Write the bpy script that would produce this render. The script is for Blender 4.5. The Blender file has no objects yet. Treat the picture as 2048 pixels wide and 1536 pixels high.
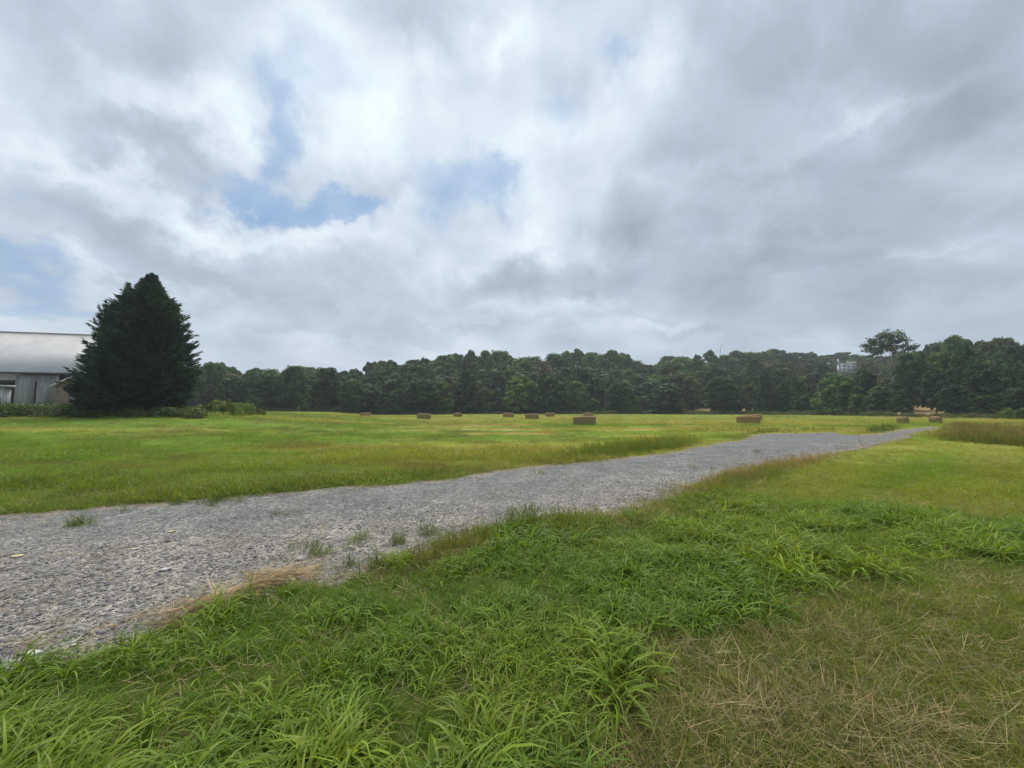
import bpy, math
import numpy as np
from mathutils import Vector

rng = np.random.default_rng(7)
scene = bpy.context.scene
COL = scene.collection
R = math.radians

# ------------------------------------------------------------------ view
F, CX, CY, HOR, EYE = 770.0, 1024.0, 768.0, 820.0, 1.6
PITCH = math.atan((HOR - CY) / F)
FW = np.array([0, math.cos(PITCH), math.sin(PITCH)])
UP = np.array([0, -math.sin(PITCH), math.cos(PITCH)])
CAM = np.array([0, 0, EYE])


def ray(px, py):
    return np.array([(px - CX) / F, 0, 0]) + UP * ((CY - py) / F) + FW


def ground(px, py, z=0.0):
    d = ray(px, py)
    return CAM + d * ((z - EYE) / d[2])


def at(px, py, D):
    d = ray(px, py)
    return CAM + d * (D / d[1])


def project(X, Y, Z=0.0):
    y, z = np.asarray(Y, float), np.asarray(Z, float) - EYE
    dep = np.maximum(y * FW[1] + z * FW[2], 1e-3)
    return CX + F * np.asarray(X, float) / dep, CY - F * (y * UP[1] + z * UP[2]) / dep


# ------------------------------------------------------------------ numpy noise
def _hash(ix, iy, seed):
    h = (ix.astype(np.int64) * 374761393 + iy.astype(np.int64) * 668265263 + seed * 1442695041) & 0x7fffffff
    h = ((h ^ (h >> 13)) * 1274126177) & 0x7fffffff
    return ((h ^ (h >> 16)) & 0xffff) / 65535.0


def vnoise(x, y, seed=0):
    ix, iy = np.floor(x), np.floor(y)
    fx, fy = x - ix, y - iy
    fx, fy = fx * fx * (3 - 2 * fx), fy * fy * (3 - 2 * fy)
    a, b = _hash(ix, iy, seed), _hash(ix + 1, iy, seed)
    c, d = _hash(ix, iy + 1, seed), _hash(ix + 1, iy + 1, seed)
    return (a * (1 - fx) + b * fx) * (1 - fy) + (c * (1 - fx) + d * fx) * fy


def fbm(x, y, seed=0, oct=4):
    s, a, t = 0.0, 0.5, 0.0
    for k in range(oct):
        s = s + a * vnoise(x * 2 ** k + 17.3 * k, y * 2 ** k - 9.1 * k, seed + k)
        t += a
        a *= 0.5
    return s / t


def sm(x, a, b):
    t = np.clip((np.asarray(x, float) - a) / (b - a), 0, 1)
    return t * t * (3 - 2 * t)


def lerp(a, b, t):
    return a + (b - a) * t


# ------------------------------------------------------------------ lie of the land
A_K = [-2.5, -1.2, -0.75, -0.35, 0.0, 0.35, 0.6, 0.85, 1.0, 1.15, 1.5, 2.5]
E_K = [130, 128, 122, 132, 158, 156, 140, 118, 98, 86, 70, 55]
S_K = [.02, .02, .025, .06, .17, .15, .15, .18, .17, .12, .10, .08]


def edge_dist(a):
    return np.interp(a, A_K, E_K)


def terrain(X, Y):
    X, Y = np.asarray(X, float), np.asarray(Y, float)
    rise = 1.0 * sm(-X, 12, 36) * sm(Y, 16, 44) * np.maximum(1 - sm(Y, 56, 92), sm(-X, 42, 60))
    a = X / np.maximum(Y, 1.0)
    dd = np.maximum(Y - edge_dist(a) - 4, 0)
    sl = np.interp(a, A_K, S_K)
    dd = np.minimum(dd, 230 + 0 * dd)
    hill = sl * (np.sqrt(dd * dd + 625) - 25) * (Y > 1)
    bump = 0.05 * (fbm(X / 2.3, Y / 2.3, 5, 2) - 0.5) * sm(Y, -1, 3) + 0.16 * (fbm(X / 15, Y / 15, 9, 2) - 0.5) * sm(Y, 10, 25)
    return rise + hill + bump


# ------------------------------------------------------------------ regions, traced on the ground plane
def gpoly(pts):
    return np.array([ground(x, y)[:2] for x, y in pts])


ROAD = gpoly([(-1500, 1100), (-700, 1066), (-300, 1044), (0, 1027), (150, 1017), (350, 1004), (450, 995), (500, 989), (600, 984),
              (700, 970), (800, 966), (900, 956), (1000, 940), (1050, 932), (1150, 925), (1250, 915), (1330, 905), (1400, 892),
              (1480, 879), (1500, 869), (1560, 866), (1680, 864), (1700, 870), (1750, 867), (1790, 860), (1830, 854.5), (1870, 853),
              (1878, 855), (1850, 861), (1830, 875), (1780, 888), (1700, 903), (1600, 922), (1530, 938), (1450, 957), (1390, 980),
              (1350, 1004), (1300, 1022), (1170, 1040), (1050, 1052), (950, 1068), (880, 1098), (810, 1120), (760, 1146), (700, 1164),
              (640, 1178), (560, 1192), (480, 1210), (420, 1230), (330, 1262), (250, 1300), (180, 1326), (60, 1356), (0, 1374), (-300, 1450), (-900, 1640), (-1800, 1920)])
LUSH = gpoly([(-900, 1700), (0, 1365), (180, 1330), (330, 1260), (480, 1205), (660, 1172), (800, 1130), (900, 1105), (1050, 1068),
              (1180, 1052), (1320, 1030), (1420, 1000), (1560, 1010), (1800, 1025), (2048, 1060), (2400, 1090), (2400, 1180), (2048, 1150),
              (1850, 1130), (1650, 1175), (1420, 1245), (1300, 1330), (1210, 1440), (1150, 1536), (1100, 1700), (900, 2400), (-2200, 2400)])


def inside(P, X, Y):
    X, Y = np.asarray(X, float), np.asarray(Y, float)
    r = np.zeros(X.shape, bool)
    x0, y0 = P[-1]
    for x1, y1 in P:
        c = (y1 > Y) != (y0 > Y)
        if abs(y1 - y0) > 1e-12:
            r ^= c & (X < (x0 - x1) * (Y - y1) / (y0 - y1) + x1)
        x0, y0 = x1, y1
    return r


def wob(X, Y, amp=0.10, seed=31):
    """the point moved a little, so that an outline gets ragged"""
    s = amp * (0.35 + Y * 0.07)
    f = 1 / (0.15 + Y * 0.035)
    lf = np.log(np.maximum(Y, .3)) * 9
    a = X / np.maximum(Y, .3) * 9
    return X + s * 4.5 * (fbm(a * 2.3, lf * 2.3, seed) - 0.5), Y + s * 4.5 * (fbm(a * 2.3 + 50, lf * 2.3, seed + 7) - 0.5)


def on_road(X, Y, amp=0.10):
    x, y = wob(X, Y, amp)
    return inside(ROAD, x, y)


def bl(px, py, cx, cy, rx, ry, rot=0.0):
    c, s = math.cos(R(rot)), math.sin(R(rot))
    dx, dy = px - cx, py - cy
    return np.exp(-(((dx * c + dy * s) / rx) ** 2 + ((-dx * s + dy * c) / ry) ** 2))


def zones(X, Y):
    """per ground point: lush, straw, dry, meadow (0..1)"""
    px, py = project(X, Y)
    x, y = wob(X, Y, 0.16, 77)
    lush = 0.0
    for k in range(6):
        a = k * 1.047
        lush = lush + inside(LUSH, x + .10 * Y * math.cos(a) * (1 if k % 2 else .5), y + .16 * Y * math.sin(a) * (1 if k % 2 else .5)) / 6.0
    n = fbm(X / .9, Y / .9, 3)
    nb = fbm(X / (1.2 + Y * .10), Y / (1.2 + Y * .10), 11)
    # bare, strawy places
    st = (bl(px, py, 1560, 1290, 300, 95, -12) + .9 * bl(px, py, 1330, 1420, 130, 90, -30) + .8 * bl(px, py, 1900, 1480, 320, 120) +
          .55 * bl(px, py, 1650, 1450, 260, 120) + .7 * bl(px, py, 1990, 1230, 130, 60) + .6 * bl(px, py, 1080, 1475, 90, 50) +
          .45 * bl(px, py, 560, 1405, 70, 25) + .85 * bl(px, py, 1450, 1530, 260, 110) + .8 * bl(px, py, 1800, 1400, 300, 120) + .4 * bl(px, py, 1170, 1218, 60, 20) + .35 * bl(px, py, 820, 1300, 60, 25))
    st = np.clip(st, 0, 1.15) * np.clip(.22 + .95 * sm(fbm(X / .8 + 3, Y / .5, 143, 4), .40, .62), 0, 1)
    st = np.clip(st * (.5 + .5 * n), 0, .85)
    # tan margins of the road
    mar = (.9 * bl(px, py, 1480, 955, 230, 16, -17) + .8 * bl(px, py, 1250, 1035, 190, 14, -6) + .7 * bl(px, py, 900, 1110, 130, 16, -15) +
           .5 * bl(px, py, 1700, 900, 130, 10, -12) + .4 * bl(px, py, 640, 965, 220, 12, -4) + .4 * bl(px, py, 1180, 925, 200, 7, -4) + .4 * bl(px, py, 300, 990, 200, 7, -3) +
           .55 * bl(px, py, 1430, 886, 120, 5, -8))
    mar = np.clip(mar * (.5 + n), 0, 1)
    # mown yellow-green streaks
    mead = sm(px, 1350, 1650) * sm(py, 868, 900) * (1 - sm(py, 1010, 1090))
    far = sm(py, 960, 880)*0 + (1 - sm(py, 870, 960)) * sm(px, 500, 950)
    return lush, st, mar, mead, far, n, nb, px, py


def c3(*a):
    return np.array(a)


C_LUSH, C_FIELD, C_MEAD = c3(.100, .195, .022), c3(.172, .240, .032), c3(.218, .262, .034)
C_STRAW, C_SOIL, C_WOOD = c3(.255, .222, .088), c3(.080, .066, .038), c3(.040, .058, .020)


def grass_colour(X, Y, soil=0.0):
    lush, st, mar, mead, far, n, nb, px, py = zones(X, Y)
    v = lambda t: np.asarray(t)[..., None]
    c = np.broadcast_to(C_FIELD, np.shape(X) + (3,)) * v(0.62 + 0.76 * nb) * v(.70 + .6 * fbm(X / (.4 + Y * .028), Y / (.3 + Y * .018), 99, 3))
    # left field: fresh green, with browner passages
    fresh = (1 - sm(px, 500, 1100)) * sm(nb, .40, .58)
    c = lerp(c, c3(.115, .21, .026), v(fresh * .6))
    st2 = fbm(X / 26, Y / 5.5, 23, 3)
    c = lerp(c, c3(.29, .285, .055), v(.75 * sm(st2, .50, .68) * (1 - sm(py, 880, 1010))))
    c = lerp(c, c3(.13, .225, .022), v(.5 * sm(st2, .45, .30)))
    strk = fbm(X / 9, Y / 2.6, 57, 3)
    c = lerp(c, c3(.36, .31, .11), v(.9 * sm(strk, .50, .66) * (1 - sm(py, 865, 930)) * sm(px, 700, 950)))
    c = lerp(c, c3(.16, .135, .042), v(.55 * sm(fbm(X / 4, Y / 1.6, 87, 3), .5, .7) * (1 - sm(px, 900, 1400))))
    c = lerp(c, C_MEAD * v(.8 + .45 * nb), v(mead * .85))
    gp = bl(px, py, 1880, 935, 70, 28) + bl(px, py, 1800, 960, 110, 20, -20)
    c = lerp(c, c3(.135, .235, .018), v(np.clip(gp, 0, 1) * .7))
    yl = bl(px, py, 1990, 900, 60, 40) + .8 * bl(px, py, 1930, 1020, 80, 18) + .7 * bl(px, py, 1800, 895, 130, 8)
    c = lerp(c, c3(.30, .285, .085), v(np.clip(yl * (.4 + n), 0, 1) * .6))
    c = lerp(c, C_LUSH * v(.8 + .5 * nb), v(lush * .85))
    c = lerp(c, C_STRAW * v(.65 + .6 * n), v(np.clip(st * .8 + mar * .8, 0, .95)))
    c = lerp(c, np.broadcast_to(C_SOIL, c.shape) * v(.7 + .6 * n), soil)
    return c, lush, st, mar, mead, far


# ------------------------------------------------------------------ meshes
def mesh(name, V, Fc, mat=None, attrs=None, smooth=False, fmat=None):
    me = bpy.data.meshes.new(name)
    V = np.asarray(V, np.float32)
    Fc = np.asarray(Fc, np.int32)
    me.vertices.add(len(V))
    me.vertices.foreach_set('co', V.ravel())
    if len(Fc):
        k = Fc.shape[1]
        me.loops.add(Fc.size)
        me.loops.foreach_set('vertex_index', Fc.ravel())
        me.polygons.add(len(Fc))
        me.polygons.foreach_set('loop_start', np.arange(0, Fc.size, k, dtype=np.int32))
        me.polygons.foreach_set('loop_total', np.full(len(Fc), k, np.int32))
    for m in (mat if isinstance(mat, (list, tuple)) else [mat] if mat else []):
        me.materials.append(m)
    if fmat is not None:
        me.polygons.foreach_set('material_index', np.asarray(fmat, np.int32))
    me.update(calc_edges=True)
    for an, (ty, dom, val) in (attrs or {}).items():
        at_ = me.attributes.new(an, ty, dom)
        val = np.asarray(val)
        if ty == 'FLOAT_COLOR':
            val = np.concatenate([val[:, :3], np.ones((len(val), 1))], 1)
            at_.data.foreach_set('color', val.astype(np.float32).ravel())
        elif ty == 'FLOAT_VECTOR':
            at_.data.foreach_set('vector', val.astype(np.float32).ravel())
        elif ty == 'INT':
            at_.data.foreach_set('value', val.astype(np.int32))
        else:
            at_.data.foreach_set('value', val.astype(np.float32))
    if smooth and len(Fc):
        me.polygons.foreach_set('use_smooth', np.ones(len(Fc), bool))
    me.validate()
    return me


def link(name, me, parent=None):
    o = bpy.data.objects.new(name, me)
    COL.objects.link(o)
    if parent:
        o.parent = parent
    return o


def tag(o, label=None, cat=None, group=None, kind=None):
    if label: o['label'] = label
    if cat: o['category'] = cat
    if group: o['group'] = group
    if kind: o['kind'] = kind
    return o


def empty(name, loc, rz=0.0):
    o = bpy.data.objects.new(name, None)
    COL.objects.link(o)
    o.location = [float(v) for v in loc]
    o.rotation_euler = (0, 0, rz)
    o.empty_display_size = .3
    return o


class MB:
    """collects boxes, tubes and prisms into one mesh (quads)"""
    def __init__(s):
        s.v, s.f, s.n = [], [], 0

    def add(s, V, Fc):
        s.v.append(np.asarray(V, float))
        s.f.append(np.asarray(Fc, int) + s.n)
        s.n += len(V)
        return s

    def box(s, x0, x1, y0, y1, z0, z1):
        V = [(x, y, z) for z in (z0, z1) for y in (y0, y1) for x in (x0, x1)]
        return s.add(V, [(0, 2, 3, 1), (4, 5, 7, 6), (0, 1, 5, 4), (2, 6, 7, 3), (0, 4, 6, 2), (1, 3, 7, 5)])

    def hexa(s, V):
        return s.add(V, [(0, 2, 3, 1), (4, 5, 7, 6), (0, 1, 5, 4), (2, 6, 7, 3), (0, 4, 6, 2), (1, 3, 7, 5)])

    def tube(s, P, r, k=7):
        P = np.asarray(P, float)
        r = np.asarray(r, float) * np.ones(len(P))
        T = np.gradient(P, axis=0)
        T /= np.linalg.norm(T, axis=1)[:, None] + 1e-9
        ref = np.where(np.abs(T[:, 2:3]) > .9, np.array([[1., 0, 0]]), np.array([[0, 0, 1.]]))
        U = np.cross(T, ref)
        U /= np.linalg.norm(U, axis=1)[:, None] + 1e-9
        W = np.cross(T, U)
        an = np.arange(k) * 2 * np.pi / k
        V = P[:, None] + r[:, None, None] * (U[:, None] * np.cos(an)[None, :, None] + W[:, None] * np.sin(an)[None, :, None])
        i = np.arange(len(P) - 1)[:, None] * k
        j = np.arange(k)[None]
        q = np.stack([i + j, i + (j + 1) % k, i + k + (j + 1) % k, i + k + j], -1).reshape(-1, 4)
        return s.add(V.reshape(-1, 3), q)

    def mesh(s, name, mat, smooth=False):
        return mesh(name, np.concatenate(s.v), np.concatenate(s.f), mat, smooth=smooth)

    def build(s, name, mat, parent=None, smooth=False):
        return link(name, s.mesh(name, mat, smooth), parent)


# ------------------------------------------------------------------ materials
def newmat(name):
    m = bpy.data.materials.new(name)
    m.use_nodes = True
    nt = m.node_tree
    nt.nodes.clear()
    out = nt.nodes.new('ShaderNodeOutputMaterial')
    return m, nt, out


class NT:
    def __init__(s, nt):
        s.nt = nt

    def n(s, t, **kw):
        nd = s.nt.nodes.new(t)
        for k, v in kw.items():
            setattr(nd, k, v)
        return nd

    def put(s, sock, v):
        if hasattr(v, 'is_output'):
            s.nt.links.new(v, sock)
        elif isinstance(v, (tuple, list, np.ndarray)):
            v = [float(x) for x in v]
            if sock.type == 'RGBA' and len(v) == 3:
                v = v + [1.0]
            sock.default_value = v
        else:
            sock.default_value = v

    def math(s, op, a, b=None, clamp=False):
        nd = s.n('ShaderNodeMath', operation=op, use_clamp=clamp)
        s.put(nd.inputs[0], a)
        if b is not None: s.put(nd.inputs[1], b)
        return nd.outputs[0]

    def vmath(s, op, a, b=None, scale=None):
        nd = s.n('ShaderNodeVectorMath', operation=op)
        s.put(nd.inputs[0], a)
        if b is not None: s.put(nd.inputs[1], b)
        if scale is not None: s.put(nd.inputs['Scale'], scale)
        return nd.outputs['Value'] if op in ('LENGTH', 'DOT_PRODUCT') else nd.outputs['Vector']

    def mix(s, f, a, b, mode='MIX'):
        nd = s.n('ShaderNodeMix', data_type='RGBA', blend_type=mode)
        s.put(nd.inputs['Factor'], f)
        s.put(nd.inputs[6], a)
        s.put(nd.inputs[7], b)
        return nd.outputs[2]

    def noise(s, vec, scale, detail=4, rough=.55, dist=0.0):
        nd = s.n('ShaderNodeTexNoise')
        if vec is not None: s.put(nd.inputs['Vector'], vec)
        nd.inputs['Scale'].default_value = scale
        nd.inputs['Detail'].default_value = detail
        nd.inputs['Roughness'].default_value = rough
        nd.inputs['Distortion'].default_value = dist
        return nd.outputs['Fac']

    def rng(s, v, a, b, c=0.0, d=1.0, smooth=False):
        nd = s.n('ShaderNodeMapRange', interpolation_type='SMOOTHSTEP' if smooth else 'LINEAR')
        s.put(nd.inputs['Value'], v)
        for k, q in zip(('From Min', 'From Max', 'To Min', 'To Max'), (a, b, c, d)):
            nd.inputs[k].default_value = q
        return nd.outputs['Result']

    def ramp(s, v, stops):
        nd = s.n('ShaderNodeValToRGB')
        s.put(nd.inputs[0], v)
        e = nd.color_ramp.elements
        while len(e) < len(stops): e.new(.5)
        for q, (p, c) in zip(e, stops):
            q.position = p
            q.color = (*c, 1)
        return nd.outputs[0]

    def attr(s, name, ty='GEOMETRY', out='Color'):
        nd = s.n('ShaderNodeAttribute', attribute_type=ty, attribute_name=name)
        return nd.outputs[out]

    def bsdf(s, col, rough=.8, spec=.3, bump=None, bstr=.3, bdist=.02, metal=0.0):
        p = s.n('ShaderNodeBsdfPrincipled')
        s.put(p.inputs['Base Color'], col)
        s.put(p.inputs['Roughness'], rough)
        p.inputs['Specular IOR Level'].default_value = spec
        p.inputs['Metallic'].default_value = metal
        if bump is not None:
            b = s.n('ShaderNodeBump')
            b.inputs['Strength'].default_value = bstr
            b.inputs['Distance'].default_value = bdist
            s.put(b.inputs['Height'], bump)
            s.nt.links.new(b.outputs[0], p.inputs['Normal'])
        return p.outputs[0]


def leaf_mat(name, instanced=True, tint='tint', trans=.35, rough=.5, spec=.35, obj_random=0.0, base=None):
    m, nt, out = newmat(name)
    N = NT(nt)
    t = N.attr(tint)
    if instanced:
        c = N.mix(1.0, N.attr('col', 'INSTANCER'), t, 'MULTIPLY')
    elif base is not None:
        c = N.mix(1.0, base, t, 'MULTIPLY')
    else:
        c = t
    if obj_random:
        oi = N.n('ShaderNodeObjectInfo')
        c = N.mix(1.0, oi.outputs['Color'], c, 'MULTIPLY')
    p = N.bsdf(c, rough, spec)
    tr = N.n('ShaderNodeBsdfTranslucent')
    N.put(tr.inputs['Color'], N.mix(1.0, c, (1.3, 1.2, .5), 'MULTIPLY'))
    mx = N.n('ShaderNodeMixShader')
    mx.inputs[0].default_value = trans
    nt.links.new(p, mx.inputs[1])
    nt.links.new(tr.outputs[0], mx.inputs[2])
    nt.links.new(mx.outputs[0], out.inputs['Surface'])
    return m


def simple_mat(name, col, rough=.8, spec=.3, var=.25, scale=3.0, stretch=None, bstr=.3, bdist=.02, metal=0.0, col2=None):
    m, nt, out = newmat(name)
    N = NT(nt)
    tc = N.n('ShaderNodeTexCoord').outputs['Object']
    if stretch:
        mp = N.n('ShaderNodeMapping')
        mp.inputs['Scale'].default_value = stretch
        N.put(mp.inputs['Vector'], tc)
        tc = mp.outputs[0]
    nz = N.noise(tc, scale, 6, .65)
    lo = np.array(col) * (1 - var)
    hi = np.array(col2) if col2 is not None else np.array(col) * (1 + var)
    c = N.mix(N.rng(nz, .35, .65), lo, hi)
    nt.links.new(N.bsdf(c, rough, spec, nz, bstr, bdist, metal), out.inputs['Surface'])
    return m


M_BLADE = leaf_mat('grass_blade', True, trans=.40, rough=.5, spec=.22)
M_STRAW = leaf_mat('dry_straw', True, trans=.15, rough=.6, spec=.25)
M_WEED = leaf_mat('weed_leaf', True, trans=.3, rough=.55, spec=.3)
M_CROWN = leaf_mat('tree_foliage', False, trans=.22, rough=.6, spec=.2, obj_random=1)
M_NEEDLE = leaf_mat('conifer_needles', False, trans=.2, rough=.6, spec=.2, base=(.048, .084, .066))
M_BARK = simple_mat('bark', (.085, .072, .058), .9, .1, .4, 2.0, (6, 6, 1), .6, .05)
M_PALEBARK = simple_mat('pale_bark', (.20, .19, .165), .9, .1, .3, 1.2, (4, 4, 1), .5, .04)
M_GREYWOOD = simple_mat('bare_grey_wood', (.15, .14, .125), .9, .1, .3, 1.5, (5, 5, 1), .5, .04)


def stone_mat():
    m, nt, out = newmat('gravel_stone')
    N = NT(nt)
    tc = N.n('ShaderNodeTexCoord').outputs['Object']
    c = N.mix(1.0, N.attr('col', 'INSTANCER'), N.mix(N.noise(tc, 1.6, 5, .6), (.7, .7, .7), (1.25, 1.25, 1.25)), 'MULTIPLY')
    nt.links.new(N.bsdf(c, .85, .25, N.noise(tc, 3, 4), .4, .2), out.inputs['Surface'])
    return m


M_STONE = stone_mat()

# ------------------------------------------------------------------ ground sheet
def grid_mesh(us, ys):
    UU, YY = np.meshgrid(us, ys)
    return UU * (YY + 0.0), YY


us = np.concatenate([-np.geomspace(9, 1.8, 40)[:-1], np.linspace(-1.8, 1.8, 560), np.geomspace(1.8, 9, 40)[1:]])
ys = np.concatenate([np.geomspace(0.9, 50, 420), np.geomspace(50, 900, 170)[1:]])
GX, GY = grid_mesh(us, ys)
# the strip beside and behind the viewer
bx = np.linspace(GX[0, 0], GX[0, -1], len(us))
GX = np.concatenate([np.stack([us * 90 / 9, us * 30 / 9]), GX])
GY = np.concatenate([np.stack([np.full(len(us), -60.), np.full(len(us), -6.)]), GY])
GZ = terrain(GX, GY)
px_, py_ = project(GX, GY)
gc, lush_, st_, mar_, mead_, far_ = grass_colour(GX, GY)
near = 1 - sm(GY, 4, 16)
soil_mix = (near * (.45 + .35 * fbm(GX / .5, GY / .5, 2)) * (1 - .5 * st_))[..., None]
nz_ = fbm(GX / .35, GY / .35, 41)[..., None]
gc = lerp(gc, lerp(C_SOIL, c3(.17, .125, .055), nz_), soil_mix)
# beyond the wood's edge: forest floor, with tan hayfields showing through
am = GX / np.maximum(GY, 1)
dE = GY - edge_dist(am)
wood = sm(dE, 0, 6)
gc = lerp(gc, np.broadcast_to(C_WOOD, gc.shape) * (.7 + .6 * fbm(GX / 6, GY / 6, 8)[..., None]), wood[..., None])
tanf = (sm(am, .40, .42) * (1 - sm(am, .62, .66)) * sm(dE, 9, 12) * (1 - sm(dE, 34, 38)) + sm(am, .98, .99) * (1 - sm(am, 1.12, 1.14)) * sm(dE, -3, 2) * (1 - sm(dE, 45, 50)))
gc = lerp(gc, c3(.38, .27, .135) * (.8 + .4 * fbm(GX / 7, GY / 3, 6)[..., None]), np.clip(tanf, 0, 1)[..., None])
gV = np.stack([GX, GY, GZ], -1).reshape(-1, 3)
nu = len(us)
ii = (np.arange(len(GX) - 1)[:, None] * nu + np.arange(nu - 1)[None]).reshape(-1)
gF = np.stack([ii, ii + 1, ii + 1 + nu, ii + nu], 1)


def ground_mat():
    m, nt, out = newmat('meadow_ground')
    N = NT(nt)
    tc = N.n('ShaderNodeTexCoord').outputs['Object']
    base = N.attr('zone')
    fine = N.noise(tc, 9.0, 6, .7)
    mid = N.noise(tc, .9, 4, .6)
    c = N.mix(1.0, base, N.ramp(fine, [(.25, (.45, .45, .42)), (.5, (.95, .95, .95)), (.75, (1.5, 1.45, 1.3))]), 'MULTIPLY')
    c = N.mix(1.0, c, N.ramp(mid, [(.3, (.82, .88, .85)), (.7, (1.15, 1.1, 1.05))]), 'MULTIPLY')
    nt.links.new(N.bsdf(c, .95, .1, fine, .8, .06), out.inputs['Surface'])
    return m


g = link('ground', mesh('ground', gV, gF, ground_mat(), {'zone': ('FLOAT_COLOR', 'POINT', gc.reshape(-1, 3))}, True))
tag(g, kind='structure')

# ------------------------------------------------------------------ gravel road
ru = np.linspace(-3.4, 1.35, 640)
ry = np.geomspace(0.9, 42, 520)
RX, RY = grid_mesh(ru, ry)
rm = on_road(RX, RY)
# grass lobes biting into the gravel
rpx, rpy = project(RX, RY)
RZ = terrain(RX, RY) + .008 + .025 * (fbm(RX / .7, RY / .7, 61) - .5) * 0
q = rm[:-1, :-1] & rm[1:, :-1] & rm[:-1, 1:] & rm[1:, 1:]
nr = len(ru)
i0 = (np.arange(len(ry) - 1)[:, None] * nr + np.arange(nr - 1)[None])[q]
rF = np.stack([i0, i0 + 1, i0 + 1 + nr, i0 + nr], 1)
used, inv = np.unique(rF, return_inverse=True)
rV = np.stack([RX, RY, RZ], -1).reshape(-1, 3)[used]
rF = inv.reshape(-1, 4)
n1 = fbm(rV[:, 0] / .8, rV[:, 1] / .8, 91)
n2 = fbm(rV[:, 0] / 3, rV[:, 1] / 1.2, 93)
ppx, ppy = project(rV[:, 0], rV[:, 1])
gray = c3(.164, .167, .170) * (.8 + .4 * n1[:, None])
# worn wheel track: bluish fine chippings on the far side, pale coarse stone near
tr = np.clip(sm(n2, .40, .62), 0, 1)
rc = lerp(gray, c3(.145, .150, .158), (tr * .7)[:, None])
nearside = sm(ppy - np.interp(ppx, [0, 300, 700, 1100, 1400, 1850], [1085, 1060, 1020, 975, 930, 862]), -10, 45)
rc = lerp(rc, c3(.225, .215, .198) * (.75 + .5 * n1[:, None]), (nearside * .75)[:, None])
# dirt and chaff towards the grass
edge = ~on_road(rV[:, 0] + 0, rV[:, 1] + .25 + .02 * rV[:, 1], .12) | ~on_road(rV[:, 0], rV[:, 1] - .25 - .02 * rV[:, 1], .12)
rc = lerp(rc, c3(.225, .185, .125), (edge * (.25 + .5 * n1))[:, None])


def road_mat():
    m, nt, out = newmat('gravel_bed')
    N = NT(nt)
    tc = N.n('ShaderNodeTexCoord').outputs['Object']
    vo = N.n('ShaderNodeTexVoronoi', feature='F1')
    vo.inputs['Scale'].default_value = 42
    vo.inputs['Randomness'].default_value = 1
    nt.links.new(tc, vo.inputs['Vector'])
    v2 = N.n('ShaderNodeTexVoronoi', feature='F1')
    v2.inputs['Scale'].default_value = 13
    nt.links.new(tc, v2.inputs['Vector'])
    bw = N.n('ShaderNodeSeparateColor')
    nt.links.new(vo.outputs['Color'], bw.inputs[0])
    b2 = N.n('ShaderNodeSeparateColor')
    nt.links.new(v2.outputs['Color'], b2.inputs[0])
    c = N.mix(1.0, N.attr('zone'), N.ramp(bw.outputs[0], [(0, (.55, .55, .56)), (.6, (1., 1., 1.)), (.95, (1.7, 1.65, 1.55))]), 'MULTIPLY')
    c = N.mix(1.0, c, N.ramp(b2.outputs[0], [(0, (.8, .8, .82)), (1, (1.25, 1.22, 1.18))]), 'MULTIPLY')
    c = N.mix(1.0, c, N.ramp(N.noise(tc, 1.4, 5, .65), [(.3, (.75, .76, .78)), (.7, (1.25, 1.22, 1.18))]), 'MULTIPLY')
    h = N.math('SUBTRACT', 1.0, vo.outputs['Distance'])
    nt.links.new(N.bsdf(c, .9, .2, h, .9, .015), out.inputs['Surface'])
    return m


rd = link('gravel_road', mesh('gravel_road', rV, rF, road_mat(), {'zone': ('FLOAT_COLOR', 'POINT', rc)}, True))
tag(rd, kind='structure')

# ------------------------------------------------------------------ scattering
SRC = []


def scatter(name, sources, P, rot, sc, var, col, label, cat):
    """one object of 'stuff': every point carries one of the source meshes"""
    me = mesh(name, P, np.zeros((0, 4), int), None,
              {'rot': ('FLOAT_VECTOR', 'POINT', rot), 'sc': ('FLOAT', 'POINT', sc), 'var': ('INT', 'POINT', var), 'col': ('FLOAT_VECTOR', 'POINT', col)})
    o = link(name, me)
    nt = bpy.data.node_groups.new(name, 'GeometryNodeTree')
    nt.interface.new_socket('Geometry', in_out='INPUT', socket_type='NodeSocketGeometry')
    nt.interface.new_socket('Geometry', in_out='OUTPUT', socket_type='NodeSocketGeometry')
    L = nt.links.new
    gi, go = nt.nodes.new('NodeGroupInput'), nt.nodes.new('NodeGroupOutput')
    iop = nt.nodes.new('GeometryNodeInstanceOnPoints')
    jn = nt.nodes.new('GeometryNodeGeometryToInstance')
    for s in sources:
        so = bpy.data.objects.new(s.name, s)
        oi = nt.nodes.new('GeometryNodeObjectInfo')
        oi.inputs['Object'].default_value = so
        L(oi.outputs['Geometry'], jn.inputs[0])

    def na(nm, ty):
        a = nt.nodes.new('GeometryNodeInputNamedAttribute')
        a.data_type = ty
        a.inputs['Name'].default_value = nm
        return a.outputs[0]
    L(gi.outputs[0], iop.inputs['Points'])
    L(jn.outputs[0], iop.inputs['Instance'])
    iop.inputs['Pick Instance'].default_value = True
    L(na('var', 'INT'), iop.inputs['Instance Index'])
    e2r = nt.nodes.new('FunctionNodeEulerToRotation')
    L(na('rot', 'FLOAT_VECTOR'), e2r.inputs[0])
    L(e2r.outputs[0], iop.inputs['Rotation'])
    L(na('sc', 'FLOAT'), iop.inputs['Scale'])
    L(iop.outputs[0], go.inputs[0])
    md = o.modifiers.new('scatter', 'NODES')
    md.node_group = nt
    tag(o, label, cat, kind='stuff')
    return o


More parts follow.
